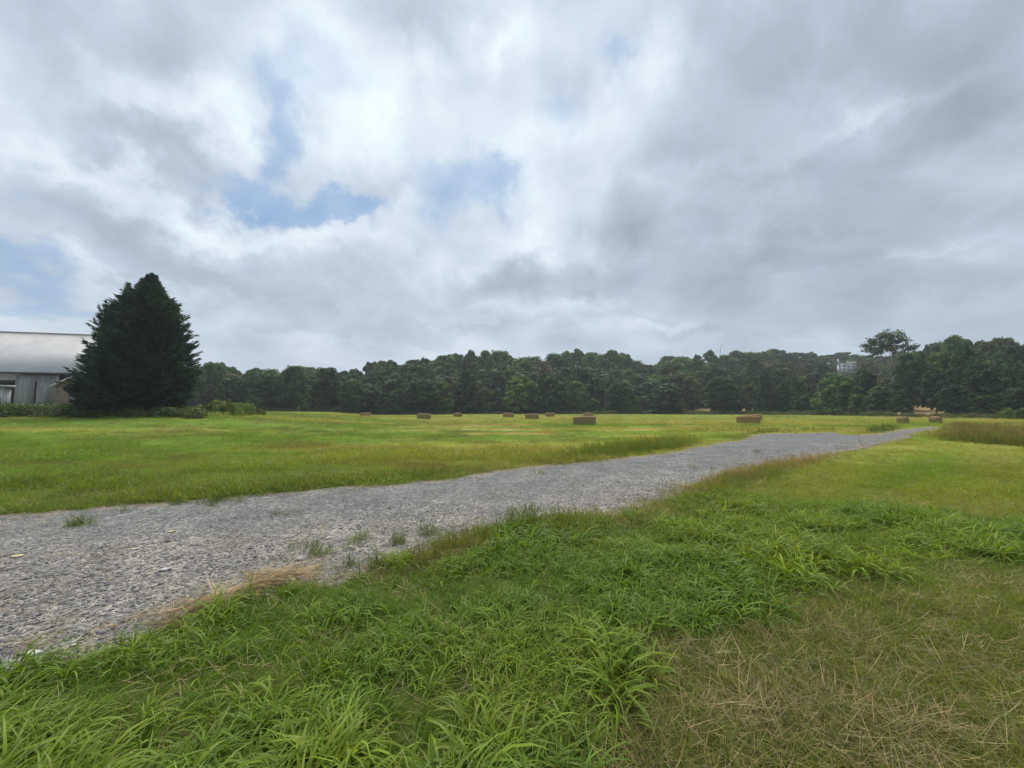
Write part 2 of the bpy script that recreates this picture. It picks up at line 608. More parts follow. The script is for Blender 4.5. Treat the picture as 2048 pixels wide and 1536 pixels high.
def blades(name, n, L, W, spread, th0, bend, mat, seg=4, flat=0.0, tint=(.75, 1.25), tipcol=None, zoff=0.0, head=None, seed=0, azs=None):
    """a tuft: n arching blades; L, W, th0, bend are (lo, hi)"""
    r = np.random.default_rng(seed)
    az = r.uniform(0, 2 * np.pi, n) if azs is None else r.normal(0, azs, n) + np.pi * (r.uniform(0, 1, n) > .5)
    ln, w = r.uniform(*L, n), r.uniform(*W, n)
    t0, bd = r.uniform(*th0, n), r.uniform(*bend, n)
    rad = spread * np.sqrt(r.uniform(0, 1, n))
    pa = r.uniform(0, 2 * np.pi, n)
    P = np.stack([rad * np.cos(pa), rad * np.sin(pa), np.full(n, zoff) + flat * r.uniform(0, 1, n)], 1)
    tw = r.uniform(-.7, .7, n)
    hd = np.stack([np.cos(az), np.sin(az), 0 * az], 1)
    sd = np.stack([-np.sin(az), np.cos(az), 0 * az], 1)
    upv = np.array([[0, 0, 1.]])
    V, T = [], []
    tn = r.uniform(*tint, n)
    tcol = np.stack([tn * r.uniform(.9, 1.15, n), tn, tn * r.uniform(.8, 1.15, n)], 1)
    for k in range(seg + 1):
        s = k / seg
        th = t0 + bd * s ** 1.3
        if k:
            P = P + (ln / seg)[:, None] * (hd * np.sin(th)[:, None] + upv * np.cos(th)[:, None])
            P[:, 2] = np.maximum(P[:, 2], .004)
        wk = w * (1.0 if head is None else 1) * ((.55 + .45 * min(1, s * 3)) if s < .4 else (1 - ((s - .4) / .6) ** 1.6 * .97))
        if head is not None:
            wk = np.where(s > head[0], w * head[1] * (1 if k < seg else .3), w)
        nrm = hd * np.cos(th)[:, None] - upv * np.sin(th)[:, None]
        side = sd * np.cos(tw)[:, None] + nrm * np.sin(tw)[:, None]
        V.append(np.stack([P - side * wk[:, None] / 2, P + side * wk[:, None] / 2], 1))
        tc = tcol if tipcol is None else lerp(tcol, np.array(tipcol) * tn[:, None], (s > tipcol_at) * 1.0 if head is not None else s ** 2)
        T.append(np.stack([tc, tc], 1))
    V = np.stack(V, 1).reshape(-1, 3)      # n, seg+1, 2, 3
    T = np.stack(T, 1).reshape(-1, 3)
    b = (np.arange(n) * (seg + 1) * 2)[:, None] + (np.arange(seg) * 2)[None]
    b = b.reshape(-1)
    Fc = np.stack([b, b + 1, b + 3, b + 2], 1)
    return mesh(name, V, Fc, mat, {'tint': ('FLOAT_COLOR', 'POINT', T)}, True)


tipcol_at = .6


def leafdome(name, n, rx, rz, leaf, mat, seed=0, tint=(.6, 1.35)):
    r = np.random.default_rng(seed)
    d = r.normal(size=(n, 3))
    d /= np.linalg.norm(d, axis=1)[:, None]
    d[:, 2] = np.abs(d[:, 2])
    rr = r.uniform(.35, 1, n) ** .6
    C = d * rr[:, None] * np.array([rx, rx, rz])
    return leaves_mesh(name, C, d, leaf, mat, r, r.uniform(*tint, n))


def leaves_mesh(name, C, out, leaf, mat, r, tint, extra=None):
    n = len(C)
    nr = out * .7 + r.normal(size=(n, 3)) * .6 + np.array([0, 0, .35])
    nr /= np.linalg.norm(nr, axis=1)[:, None]
    a = np.cross(nr, r.normal(size=(n, 3)))
    a /= np.linalg.norm(a, axis=1)[:, None]
    b = np.cross(nr, a)
    s = leaf * r.uniform(.55, 1.3, n)
    a, b = a * s[:, None], b * (s * r.uniform(.45, .9, n))[:, None]
    V = np.stack([C - a, C - b * .9 + a * .1, C + a * 1.1, C + b], 1).reshape(-1, 3)
    Fc = np.arange(4 * n).reshape(-1, 4)
    tc = np.stack([tint * r.uniform(.88, 1.15, n), tint, tint * r.uniform(.8, 1.15, n)], 1)
    if extra is not None: tc = tc * extra
    T = np.repeat(tc, 4, 0)
    return mesh(name, V, Fc, mat, {'tint': ('FLOAT_COLOR', 'POINT', T)})


def polar_points(n, u0, u1, y0, y1, seed):
    """points whose density falls with distance, like what one can resolve"""
    r = np.random.default_rng(seed)
    Y = np.exp(r.uniform(np.log(y0), np.log(y1), n))
    X = r.uniform(u0, u1, n) * (Y + .0)
    return X, Y, r


def place(X, Y, zoff=0.0):
    return np.stack([X, Y, terrain(X, Y) + zoff], 1)


def rots(r, n, tilt=.15):
    return np.stack([r.normal(0, tilt, n), r.normal(0, tilt, n), r.uniform(0, 6.283, n)], 1)


# --- the lush, broad-bladed grass close by
lush_src = [blades('broad_grass_tuft', int(n), (.16, .40), (.007, .0155), .05, (.0, .45), (1.2, 2.9), M_BLADE, 5, seed=100 + k)
            for k, n in enumerate((9, 11, 13, 10, 12, 15, 8, 14))]
X, Y, r = polar_points(62000, -1.75, 1.75, 1.1, 15, 21)
c, lush, st, mar, mead, far = grass_colour(X, Y)
cl = fbm(X / .45, Y / .45, 55)
road = on_road(X, Y, .1)
keep = (r.uniform(0, 1, len(X)) < lush ** 1.3 * np.clip(sm(cl, .37, .56) * 1.0, 0.07, 1) * (1 - .92 * np.clip(st * 1.5, 0, 1))) & ~road
# density in real terms thins towards the viewer's feet
dens = np.clip((Y / 3.2) ** 2, .35, 1)
keep &= r.uniform(0, 1, len(X)) < dens
# a few strays in the strawy ground and along the verge
keep |= (lush < .5) & ~road & (Y < 7) & (r.uniform(0, 1, len(X)) < .10 * sm(fbm(X / .6, Y / .5, 171, 3), .46, .62) * np.clip((Y / 3) ** 2, .3, 1)) & (X > 0)
stray = lush < .5
X, Y, stray = X[keep], Y[keep], stray[keep]
n = len(X)
r2 = np.random.default_rng(5)
hue = fbm(X / 1.1, Y / 1.1, 66)
colL = lerp(c3(.118, .208, .024), c3(.165, .240, .026), sm(hue, .35, .65)[:, None]) * r2.uniform(.75, 1.3, n)[:, None] * 1.12
scL = r2.uniform(.6, 1.15, n) * np.where(stray, .42, 1.0) * (.65 + .55 * sm(fbm(X / .8, Y / .8, 14), .3, .7))
scatter('lush_grass', lush_src, place(X, Y, -.01), rots(r2, n), scL, r2.integers(0, 8, n), colL,
        'lush broad-bladed green grass arching beside the gravel road', 'grass')
print('lush', n)

# --- fine undergrowth between it
fine_src = [blades('fine_grass_tuft', 26, (.06, .17), (.0022, .0045), .09, (.05, .9), (.2, 1.5), M_BLADE, 3, seed=200 + k) for k in range(5)]
X, Y, r = polar_points(92000, -1.75, 1.75, 1.1, 16, 22)
c, lush, st, mar, mead, far = grass_colour(X, Y)
road = on_road(X, Y, .12)
keep = ~road & (r.uniform(0, 1, len(X)) < np.clip((Y / 3.0) ** 2, .35, 1)) & (r.uniform(0, 1, len(X)) < np.clip(.62 - .22 * lush + .5 * st, 0, 1))
X, Y, c, st = X[keep], Y[keep], c[keep], st[keep]
n = len(X)
drymix = np.clip((.28 - .16 * lush[keep]) * r2.uniform(0, 1, n) + st * r2.uniform(.0, .85, n), 0, 1)[:, None]
cf = lerp(c * 1.1, c3(.24, .205, .07), drymix * .8)
cf = lerp(cf, c3(.155, .215, .034), np.clip(st * 1.5, 0, 1)[:, None] * (r2.uniform(0, 1, n) < .72)[:, None])
scatter('fine_grass', fine_src, place(X, Y, -.005), rots(r2, n, .3), r2.uniform(.5, 1.05, n), r2.integers(0, 5, n), cf * r2.uniform(.75, 1.25, n)[:, None],
        'thin short grass filling between the broad tufts and dry patches', 'grass')
print('fine', n)

# --- dry cut straw lying about
straw_src = [blades('straw_litter', 24, (.04, .20), (.0016, .0036), .13, (1.15, 1.62), (-.5, .7), M_STRAW, 3, flat=.035, tint=(.55, 1.35), seed=300 + k) for k in range(5)]
X, Y, r = polar_points(70000, -1.6, 1.75, 1.1, 14, 23)
c, lush, st, mar, mead, far = grass_colour(X, Y)
road = on_road(X, Y, .12)
pk = np.clip(st ** 1.6 * .95 + mar * .8 + .10 - .07 * lush, 0, 1) * np.clip((Y / 2.8) ** 2, .35, 1)
keep = (~road & (r.uniform(0, 1, len(X)) < pk)) | (road & (r.uniform(0, 1, len(X)) < .008))
X, Y, st = X[keep], Y[keep], st[keep]
n = len(X)
cs = lerp(c3(.17, .145, .06), c3(.40, .315, .16), r2.uniform(0, 1, n)[:, None] ** 1.5) * 1.12
scatter('straw_litter', straw_src, place(X, Y, .002 + .014 * r2.uniform(0, 1, n)), rots(r2, n, .12), r2.uniform(.6, 1.3, n), r2.integers(0, 5, n), cs,
        'dry brown mown straw lying over the thin grass', 'straw')
print('straw', n)

# --- mown field: short patches of grass, coarser the farther off
patch_src = [blades('field_grass_patch', 60, (.05, .15), (.004, .009), .30, (.05, .9), (.2, 1.3), M_BLADE, 2, seed=400 + k) for k in range(5)]
X, Y, r = polar_points(52000, -1.7, 1.7, 5.0, 45, 24)
c, lush, st, mar, mead, far = grass_colour(X, Y)
road = on_road(X, Y, .10)
keep = ~road & ~((lush > .5) & (Y < 7))
X, Y, c, mead = X[keep], Y[keep], c[keep], mead[keep]
n = len(X)
scatter('field_grass', patch_src, place(X, Y, -.01), rots(r2, n, .2), r2.uniform(.6, 1.25, n) * (.8 + 1.0 * sm(fbm(X / 2.5, Y / 1.5, 19), .5, .72)) * (1 - .5 * mead), r2.integers(0, 5, n),
        c * 1.12 * r2.uniform(.8, 1.22, n)[:, None], 'short mown green and yellowish field grass around the hay bales', 'grass')
far_src = [blades('far_grass_patch', 46, (.07, .17), (.014, .03), .75, (.05, .8), (.2, 1.2), M_BLADE, 2, seed=500 + k) for k in range(4)]
X, Y, r = polar_points(26000, -1.55, 1.6, 38, 165, 25)
keep = (Y < edge_dist(X / Y) + 2)
X, Y = X[keep], Y[keep]
c = grass_colour(X, Y)[0]
n = len(X)
scatter('distant_field_grass', far_src, place(X, Y, -.01), rots(r2, n, .15), r2.uniform(.5, 1.5, n), r2.integers(0, 4, n), c * 1.12 * r2.uniform(.7, 1.3, n)[:, None],
        'pale green mown grass of the far field below the trees', 'grass')


# --- taller grass: seedheads on the verges, rank strips
def along(pts, n, width, seed):
    """points scattered along a traced line on the ground"""
    r = np.random.default_rng(seed)
    P = np.array([ground(*p)[:2] for p in pts])
    Lk = np.concatenate([[0], np.cumsum(np.linalg.norm(np.diff(P, axis=0), axis=1))])
    t = r.uniform(0, Lk[-1], n)
    x, y = np.interp(t, Lk, P[:, 0]), np.interp(t, Lk, P[:, 1])
    w = r.normal(0, 1, n) * width
    along.t = t / Lk[-1]
    return x + w * .5, y + w, r


tall_src = [blades('seedhead_grass', 12, (.28, .62), (.004, .0075), .12, (0, .3), (.05, .7), M_BLADE, 5, head=(.66, 2.0), tipcol=(1.3, 1.1, 1.05), seed=600 + k) for k in range(3)] + \
           [blades('rank_grass', 24, (.15, .42), (.005, .010), .14, (.02, .5), (.2, 1.2), M_BLADE, 4, seed=620 + k) for k in range(3)]
TX, TY, TC, TS = [], [], [], []


def strip(pts, n, width, col, sc, seed, dev=.2):
    x, y, r = along(pts, n, width, seed)
    tp = sm(along.t, 0, .3) * sm(1 - along.t, 0, .3)
    k = ~on_road(x, y - .05, .05) & (r.uniform(0, 1, n) < .15 + .85 * tp)
    x, y, tp = x[k], y[k], tp[k]
    TX.append(x); TY.append(y)
    TC.append(np.array(col)[None] * r.uniform(1 - dev, 1 + dev, len(x))[:, None])
    TS.append(r.uniform(.55, 1.25, len(x)) * sc * (.55 + .45 * tp))


strip([(1050, 921), (1150, 912), (1250, 902), (1340, 893), (1400, 884)], 1500, 1.0, (.125, .19, .034), .8, 1)
strip([(1180, 906), (1300, 893), (1420, 878)], 420, 1.6, (.19, .21, .05), .85, 2)
strip([(1320, 1018), (1400, 975), (1480, 950), (1560, 930), (1680, 907)], 950, .55, (.265, .225, .10), .55, 3)
strip([(1290, 1035), (1380, 1005), (1470, 965), (1600, 930)], 700, .55, (.13, .19, .035), .45, 4)
strip([(940, 1080), (1060, 1060), (1180, 1052)], 130, .15, (.10, .16, .03), .6, 5)
strip([(810, 1140), (900, 1110), (1000, 1085)], 150, .14, (.16, .19, .05), .5, 6)
strip([(1450, 875), (1550, 862), (1690, 858), (1780, 858)], 700, 1.0, (.085, .125, .03), .55, 7)
strip([(1720, 866), (1760, 861), (1800, 855)], 320, .7, (.08, .13, .03), .9, 8)
for k in range(5):
    strip([((1915, 1890, 1850, 1850, 1860)[k], 852 + 7 * k), (1930, 855 + 7 * k), (2060, 858 + 8 * k), (2250, 862 + 9 * k)], 800, 1.0, (.168, .158, .064) if k < 4 else (.13, .15, .04), 1.05, 10 + k, .3)
strip([(0, 1022), (200, 1008), (400, 994), (600, 978), (800, 958), (1000, 935)], 1100, .35, (.12, .17, .035), .45, 20)
strip([(640, 968), (720, 958), (900, 945)], 160, .6, (.18, .165, .055), .5, 21)
strip([(1300, 866), (1420, 862), (1560, 858)], 300, 1.3, (.18, .16, .05), .6, 22)
X, Y, C, S = np.concatenate(TX), np.concatenate(TY), np.concatenate(TC), np.concatenate(TS)
n = len(X)
scatter('tall_grass', tall_src, place(X, Y, -.02), rots(r2, n, .12), S, r2.integers(0, 6, n), C,
        'uncut taller grass with brownish seedheads along the road verges', 'grass')

# small tufts growing in the gravel
X, Y, r = polar_points(26000, -1.3, 1.2, 1.6, 30, 27)
inr = on_road(X, Y, .10)
nrE = ~on_road(X + .15, Y - .26 - .065 * Y, .14)
frE = ~on_road(X, Y + .12 + .02 * Y, .10)
pr = fbm(X / .7, Y / .5, 71)
ppx, ppy = project(X, Y)
wt = np.where(nrE, .75 * sm(pr, .40, .60) * sm(ppx, 480, 900), .5 * sm(pr, .45, .6)) * inr * (nrE | frE)
k = r.uniform(0, 1, len(X)) < wt
X, Y = X[k], Y[k]
n = len(X)
C = lerp(c3(.13, .165, .045), c3(.25, .20, .09), r2.uniform(0, 1, n)[:, None]) * r2.uniform(.8, 1.2, n)[:, None]
scatter('verge_grass', fine_src, place(X, Y, .0), rots(r2, n, .3), r2.uniform(.4, .95, n), r2.integers(0, 5, n), C,
        'thin olive grass creeping over the edges of the gravel', 'grass')
pts = [(160, 1052, 14), (300, 1024, 5), (345, 1010, 8), (450, 1004, 14), (240, 1022, 6), (420, 1012, 8), (600, 1030, 6), (1100, 948, 8), (690, 1096, 7), (790, 1090, 14), (860, 1070, 10),
       (610, 1100, 5), (640, 1108, 8), (720, 1082, 6), (960, 1075, 16), (1000, 1062, 12), (830, 1118, 16), (780, 1135, 12), (1190, 922, 6), (560, 1030, 5), (1530, 905, 6), (1380, 940, 5), (880, 1092, 14), (700, 1130, 5)]
X, Y = [], []
for a, b, k in pts:
    p = ground(a, b)
    X += list(p[0] + r2.normal(0, .02 * p[1], k)); Y += list(p[1] + r2.normal(0, .012 * p[1], k))
X, Y = np.array(X), np.array(Y)
n = len(X)
scatter('gravel_tufts', fine_src + tall_src[3:], place(X, Y), rots(r2, n, .2), r2.uniform(.4, .8, n), r2.integers(0, 8, n), c3(.12, .17, .04)[None] * r2.uniform(.7, 1.3, n)[:, None],
        'sparse green weed tufts growing through the grey gravel', 'weeds')

# rank weeds below the barn and the conifer, and the uncut bank along the wood
weed_src = [leafdome('weed_mound', 260, .7, .9, .085, M_WEED, 700 + k) for k in range(4)] + \
           [blades('tall_weed', 40, (.5, 1.2), (.02, .04), .4, (.0, .35), (.05, .8), M_WEED, 4, seed=720 + k) for k in range(3)]
X, Y, C, S = [], [], [], []
rw = np.random.default_rng(77)
for k in range(900):
    px = rw.uniform(-260, 400)
    D = rw.uniform(37.5, 47) - (px < 0) * 1
    p = at(px, 820, D)
    X.append(p[0]); Y.append(D)
    C.append(lerp(c3(.05, .10, .022), c3(.15, .165, .05), rw.uniform() ** 1.6 * (.4 + .6 * (px > 190))))
    S.append(rw.uniform(.8, 1.65) * (1.0 if px < 190 else .8))
for k in range(1500):        # bank along the wood's edge
    a = rw.uniform(-.12, 1.08)
    if .985 < a: continue
    D = edge_dist(a) + rw.uniform(-9, 1)
    X.append(a * D); Y.append(D)
    C.append(lerp(c3(.06, .11, .022), c3(.13, .17, .04), rw.uniform()))
    S.append(rw.uniform(.7, 1.5) * (1.25 if a > .1 else .8))
for k in range(420):
    a = rw.uniform(-.85, -.12)
    D = edge_dist(a) + rw.uniform(-3, 2)
    X.append(a * D); Y.append(D)
    C.append(lerp(c3(.05, .09, .02), c3(.11, .14, .035), rw.uniform()))
    S.append(rw.uniform(.8, 1.7))
for k in range(300):
    a = rw.uniform(1.0, 1.7)
    D = edge_dist(a) + rw.uniform(-14, 0)
    X.append(a * D); Y.append(D)
    C.append(lerp(c3(.06, .10, .025), c3(.14, .13, .045), rw.uniform()))
    S.append(rw.uniform(.7, 1.3))
X, Y, C, S = map(np.array, (X, Y, C, S))
n = len(X)
scatter('rank_weeds', weed_src, place(X, Y, -.05), rots(r2, n, .08), S, r2.integers(0, 7, n), C,
        'rank dark green weeds growing uncut around the field margin', 'weeds')


# --- gravel
def stone_mesh(k, flat=.6):
    r = np.random.default_rng(900 + k)
    u, v = 7, 5
    th = np.linspace(0, np.pi, v + 1)
    V = [(0, 0, 1)]
    for t in th[1:-1]:
        for j in range(u):
            V.append((math.sin(t) * math.cos(6.283 * j / u), math.sin(t) * math.sin(6.283 * j / u), math.cos(t)))
    V.append((0, 0, -1))
    V = np.array(V)
    d = 1 + .22 * r.normal(size=len(V))
    V = V * np.clip(d, .6, 1.4)[:, None] * np.array([1, r.uniform(.55, .9), flat * r.uniform(.6, 1)])
    Fq = []
    for j in range(u):
        Fq.append((0, 1 + j, 1 + (j + 1) % u, 1 + (j + 1) % u))
        for i in range(v - 2):
            a = 1 + i * u
            Fq.append((a + j, a + u + j, a + u + (j + 1) % u, a + (j + 1) % u))
        a = 1 + (v - 2) * u
        Fq.append((a + j, len(V) - 1, a + (j + 1) % u, a + (j + 1) % u))
    tri = []
    for f in Fq:
        if f[2] == f[3]: tri.append(f[:3])
        else: tri += [(f[0], f[1], f[2]), (f[0], f[2], f[3])]
    return V, np.array(tri)


st_src = [mesh('gravel_stone', *stone_mesh(k), M_STONE) for k in range(6)]
X, Y, r = polar_points(120000, -2.2, 1.2, 1.6, 32, 26)
x2, y2 = X + r.normal(0, .012, len(X)) * Y, Y + r.normal(0, .01, len(X)) * Y
road = on_road(X, Y, .08)
X, Y = x2[road], y2[road]
n = len(X)
ppx, ppy = project(X, Y)
nearside = sm(ppy - np.interp(ppx, [-200, 0, 300, 700, 1100, 1400, 1850], [1095, 1085, 1060, 1020, 975, 930, 862]), -15, 40)
pk = r2.uniform(0, 1, n) < (.36 + .64 * nearside) * (.45 + .55 * sm(fbm(X / 1.6, Y / .6, 131, 3), .36, .56))
X, Y, nearside = X[pk], Y[pk], nearside[pk]
n = len(X)
S = np.exp(r2.normal(np.log(.0064), .5, n)) * (.75 + .45 * nearside)
S = np.minimum(S, .045) * np.clip(Y / 7, 1, 2.2)
C = lerp(c3(.165, .162, .158), c3(.39, .375, .35), (r2.uniform(0, 1, n) ** 1.5)[:, None]) * (.78 + .22 * nearside[:, None])
warm = r2.uniform(0, 1, n)
C = np.where((warm < .09 * (.4 + nearside))[:, None], C * c3(1.25, 1.05, .82), C)
C = np.where((warm > .975)[:, None], c3(.52, .50, .46), C)
scatter('gravel_stones', st_src, place(X, Y, .010), np.stack([r2.normal(0, .35, n), r2.normal(0, .35, n), r2.uniform(0, 6.28, n)], 1), S, r2.integers(0, 6, n), C,
        'loose grey and whitish gravel stones covering the farm road', 'gravel')
print('stones', n)

# --- windrow of straw along the road's edge
stalk_src = [blades('straw_stalks', 13, (.18, .55), (.0035, .0075), .12, (1.25, 1.62), (-.12, .3), M_STRAW, 3, flat=.05, tint=(.5, 1.5), azs=.55, seed=800 + k) for k in range(4)]
x, y, r = along([(330, 1262), (420, 1218), (480, 1192), (540, 1178), (620, 1166)], 50, .07, 40)
x2, y2, _ = along([(-40, 1312), (60, 1298), (160, 1275), (260, 1245), (330, 1225)], 9, .02, 41)
x3, y3, _ = along([(480, 1180), (560, 1168), (600, 1166)], 26, .06, 42)
x4, y4, _ = along([(850, 1125), (930, 1105), (970, 1098)], 26, .03, 43)
X, Y = np.concatenate([x, x2, x3, x4]), np.concatenate([y, y2, y3, y4])
n = len(X)
ang = r2.normal(.45, .6, n) + np.pi * (r2.uniform(0, 1, n) > .5)
H = np.concatenate([.02 + .06 * r.uniform(0, 1, len(x)), np.full(len(x2), .012), .03 + .07 * r.uniform(0, 1, len(x3)), np.full(len(x4), .03)])
S = np.concatenate([r2.uniform(.5, .9, len(x)), r2.uniform(.35, .6, len(x2)), r2.uniform(.5, .9, len(x3)), r2.uniform(.4, .6, len(x4))])
C = lerp(c3(.24, .165, .075), c3(.50, .37, .19), r2.uniform(0, 1, n)[:, None])
scatter('straw_windrow', stalk_src, place(X, Y, H), np.stack([r2.normal(0, .12, n), r2.normal(0, .12, n), ang], 1), S, r2.integers(0, 4, n), C,
        'tangled line of golden straw on the road edge by the lush grass', 'straw')


# --- the few stones one can pick out
def lone_stone(px, py, size, flat, col, label, rz):
    V, Fc = stone_mesh(int(px) % 97, flat)
    o = link('stone', mesh('stone', V * size, Fc, simple_mat('single_stone', col, .85, .25, .15, 6), smooth=False))
    p = ground(px, py)
    o.location = (p[0], p[1], float(terrain(p[0], p[1])) + .012 + size * flat * .35)
    o.rotation_euler = (0, 0, rz)
    tag(o, label, 'stone')


lone_stone(36, 1115, .055, .12, (.62, .52, .25), 'long thin yellowish stone lying flat in the grey gravel', .5)
lone_stone(343, 1066, .042, .22, (.62, .53, .25), 'short pale yellow stone in the middle of the gravel', .1)
lone_stone(268, 1101, .035, .2, (.55, .50, .36), 'small cream stone between the two yellow stones', .2)
lone_stone(66, 1314, .042, .55, (.55, .54, .52), 'white rounded stone where gravel meets lush grass', .4)
lone_stone(602, 1118, .065, .35, (.42, .41, .38), 'long grey stone close to weed tufts in gravel', .1)
lone_stone(1046, 1096, .035, .7, (.62, .60, .58), 'single white stone lying among green verge grass', .9)
lone_stone(657, 1077, .035, .5, (.52, .48, .36), 'beige stone with pale top on coarse gravel', .4)
lone_stone(330, 1142, .05, .4, (.48, .47, .45), 'light grey slab-like stone in coarse gravel', .2)


# ------------------------------------------------------------------ hay bales
def bale_mat():
    m, nt, out = newmat('hay')
    N = NT(nt)
    tc = N.n('ShaderNodeTexCoord').outputs['Object']
    mp = N.n('ShaderNodeMapping')
    mp.inputs['Scale'].default_value = (14, 3, 3)
    N.put(mp.inputs['Vector'], tc)
    a = N.noise(mp.outputs[0], 2.2, 6, .7)
    b = N.noise(tc, 16, 5, .7)
    h = N.math('ADD', a, b)
    c = N.ramp(N.math('MULTIPLY', h, .5), [(.30, (.10, .068, .034)), (.48, (.26, .18, .088)), (.64, (.46, .34, .18))])
    nt.links.new(N.bsdf(c, .95, .05, h, 1.0, .05), out.inputs['Surface'])
    return m


M_HAY = bale_mat()
M_TWINE = simple_mat('baler_twine', (.30, .21, .10), .8, .2, .2, 8)


def bale_proto(Lb=2.25, Wb=.95, Hb=.95, seed=0):
    """a long bale: rounded long edges, bulging between the strings"""
    r = np.random.default_rng(seed)
    ns, nc = 26, 40
    V = []
    for i in range(ns + 1):
        t = i / ns
        x = (t - .5) * Lb
        sh = 1 - .10 * (abs(2 * t - 1) ** 10)
        bulge = 1 + .015 * math.cos(t * 2 * math.pi * 6)
        for j in range(nc):
            a = 2 * math.pi * j / nc
            ca, sa = math.cos(a), math.sin(a)
            e = .42
            y = Wb / 2 * math.copysign(abs(ca) ** e, ca) * sh * bulge
            z = Hb / 2 * math.copysign(abs(sa) ** (e if sa > 0 else .25), sa) * sh * bulge
            V.append((x, y, z + Hb / 2))
    V = np.array(V) + r.normal(0, .012, (len(V), 3))
    V[:, 2] += .03 * np.sin(V[:, 0] * 2.1 + seed)
    Fc = []
    for i in range(ns):
        for j in range(nc):
            a = i * nc
            Fc.append((a + j, a + (j + 1) % nc, a + nc + (j + 1) % nc, a + nc + j))
    b = len(V)
    V = np.concatenate([V, [(-Lb / 2 - .01, 0, Hb / 2), (Lb / 2 + .01, 0, Hb / 2)]])
    for j in range(0, nc, 2):
        Fc.append((b, (j + 2) % nc, (j + 1) % nc, j))
        a = ns * nc
        Fc.append((b + 1, a + j, a + (j + 1) % nc, a + (j + 2) % nc))
    return mesh('hay_body', V, Fc, M_HAY, smooth=True)


bale_meshes = [bale_proto(seed=k) for k in range(3)]
tw = MB()
for k in range(5):
    x = (k - 2) * .42
    P = []
    for j in range(29):
        a = 2 * math.pi * j / 28
        ca, sa = math.cos(a), math.sin(a)
        P.append((x, .482 * math.copysign(abs(ca) ** .42, ca), .475 + .482 * math.copysign(abs(sa) ** (.42 if sa > 0 else .25), sa)))
    tw.tube(P, .006, 4)
twine_mesh = tw.mesh('twine', M_TWINE)
BALES = [  # px, base py, yaw, mesh, scale, label
    (1169, 850.5, -.40, 0, 1.0, 'largest hay bale in the mown field, with a smaller one peeping over it'),
    (1497, 848.0, -.64, 1, 1.0, 'hay bale beside the road bend, with another bale right behind it'),
    (848, 838.6, -.04, 2, 1.0, 'brown hay bale with rounded shaded end, alone in the mown field'),
    (731, 834.6, .30, 0, 1.0, 'low flat-looking hay bale closest to the bushy mound'),
    (916, 833.6, .9, 1, .95, 'small far hay bale seen nearly end-on before the trees'),
    (1017, 835.2, -.20, 2, 1.0, 'hay bale just beyond the pair in the middle of field'),
    (1064, 838.2, -.26, 0, 1.0, 'hay bale between two more distant ones in mid field'),
    (1100, 833.4, -.2, 1, 1.0, 'distant hay bale standing back by the grassy bank'),
    (1177, 833.8, -.25, 2, 1.0, 'reddish hay bale half hidden behind the largest bale'),
    (1506, 842.0, -.62, 0, 1.0, 'hay bale mostly hidden behind the bale at the road bend'),
    (1806, 847.2, .62, 1, .85, 'hay bale with pale top near the end of the gravel road'),
    (1872, 847.8, .60, 2, .9, 'hay bale at the edge of the brown tall grass'),
]
for k, (px, py, yaw, mi, sc, lab) in enumerate(BALES):
    p = ground(px, py)
    root = empty('hay_bale', (p[0], p[1], float(terrain(p[0], p[1])) - .02), yaw)
    root.scale = (sc, sc, sc)
    link('hay_body', bale_meshes[mi], root)
    link('twine', twine_mesh, root)
    tag(root, lab, 'hay bale', 'hay bales lying in the mown field')


# ------------------------------------------------------------------ broadleaf trees
def limbs(r, H, tops, r0, lean=0.0, base=.35):
    mb = MB()
    k = 9
    t = np.linspace(0, 1, k)
    wob_ = np.stack([r.normal(0, .012, k).cumsum() * H + lean * t * H, r.normal(0, .012, k).cumsum() * H, t * H * .82], 1)
    wob_[0, :2] = 0
    mb.tube(wob_, r0 * (1 - t * .82) * np.where(t == 0, 1.35, 1), 8)
    for c in tops:
        h = np.clip(c[2] / (H * .82) * r.uniform(.45, .75), base * .95, .95)
        s = np.array([np.interp(h, t, wob_[:, 0]), np.interp(h, t, wob_[:, 1]), h * H * .82])
        e = np.asarray(c)
        m = (s + e) / 2 + np.array([0, 0, -.04 * H])
        rr = r0 * (1 - h * .82)
        mb.tube([s, m, e], [rr * .55, rr * .35, rr * .1], 5)
    return mb


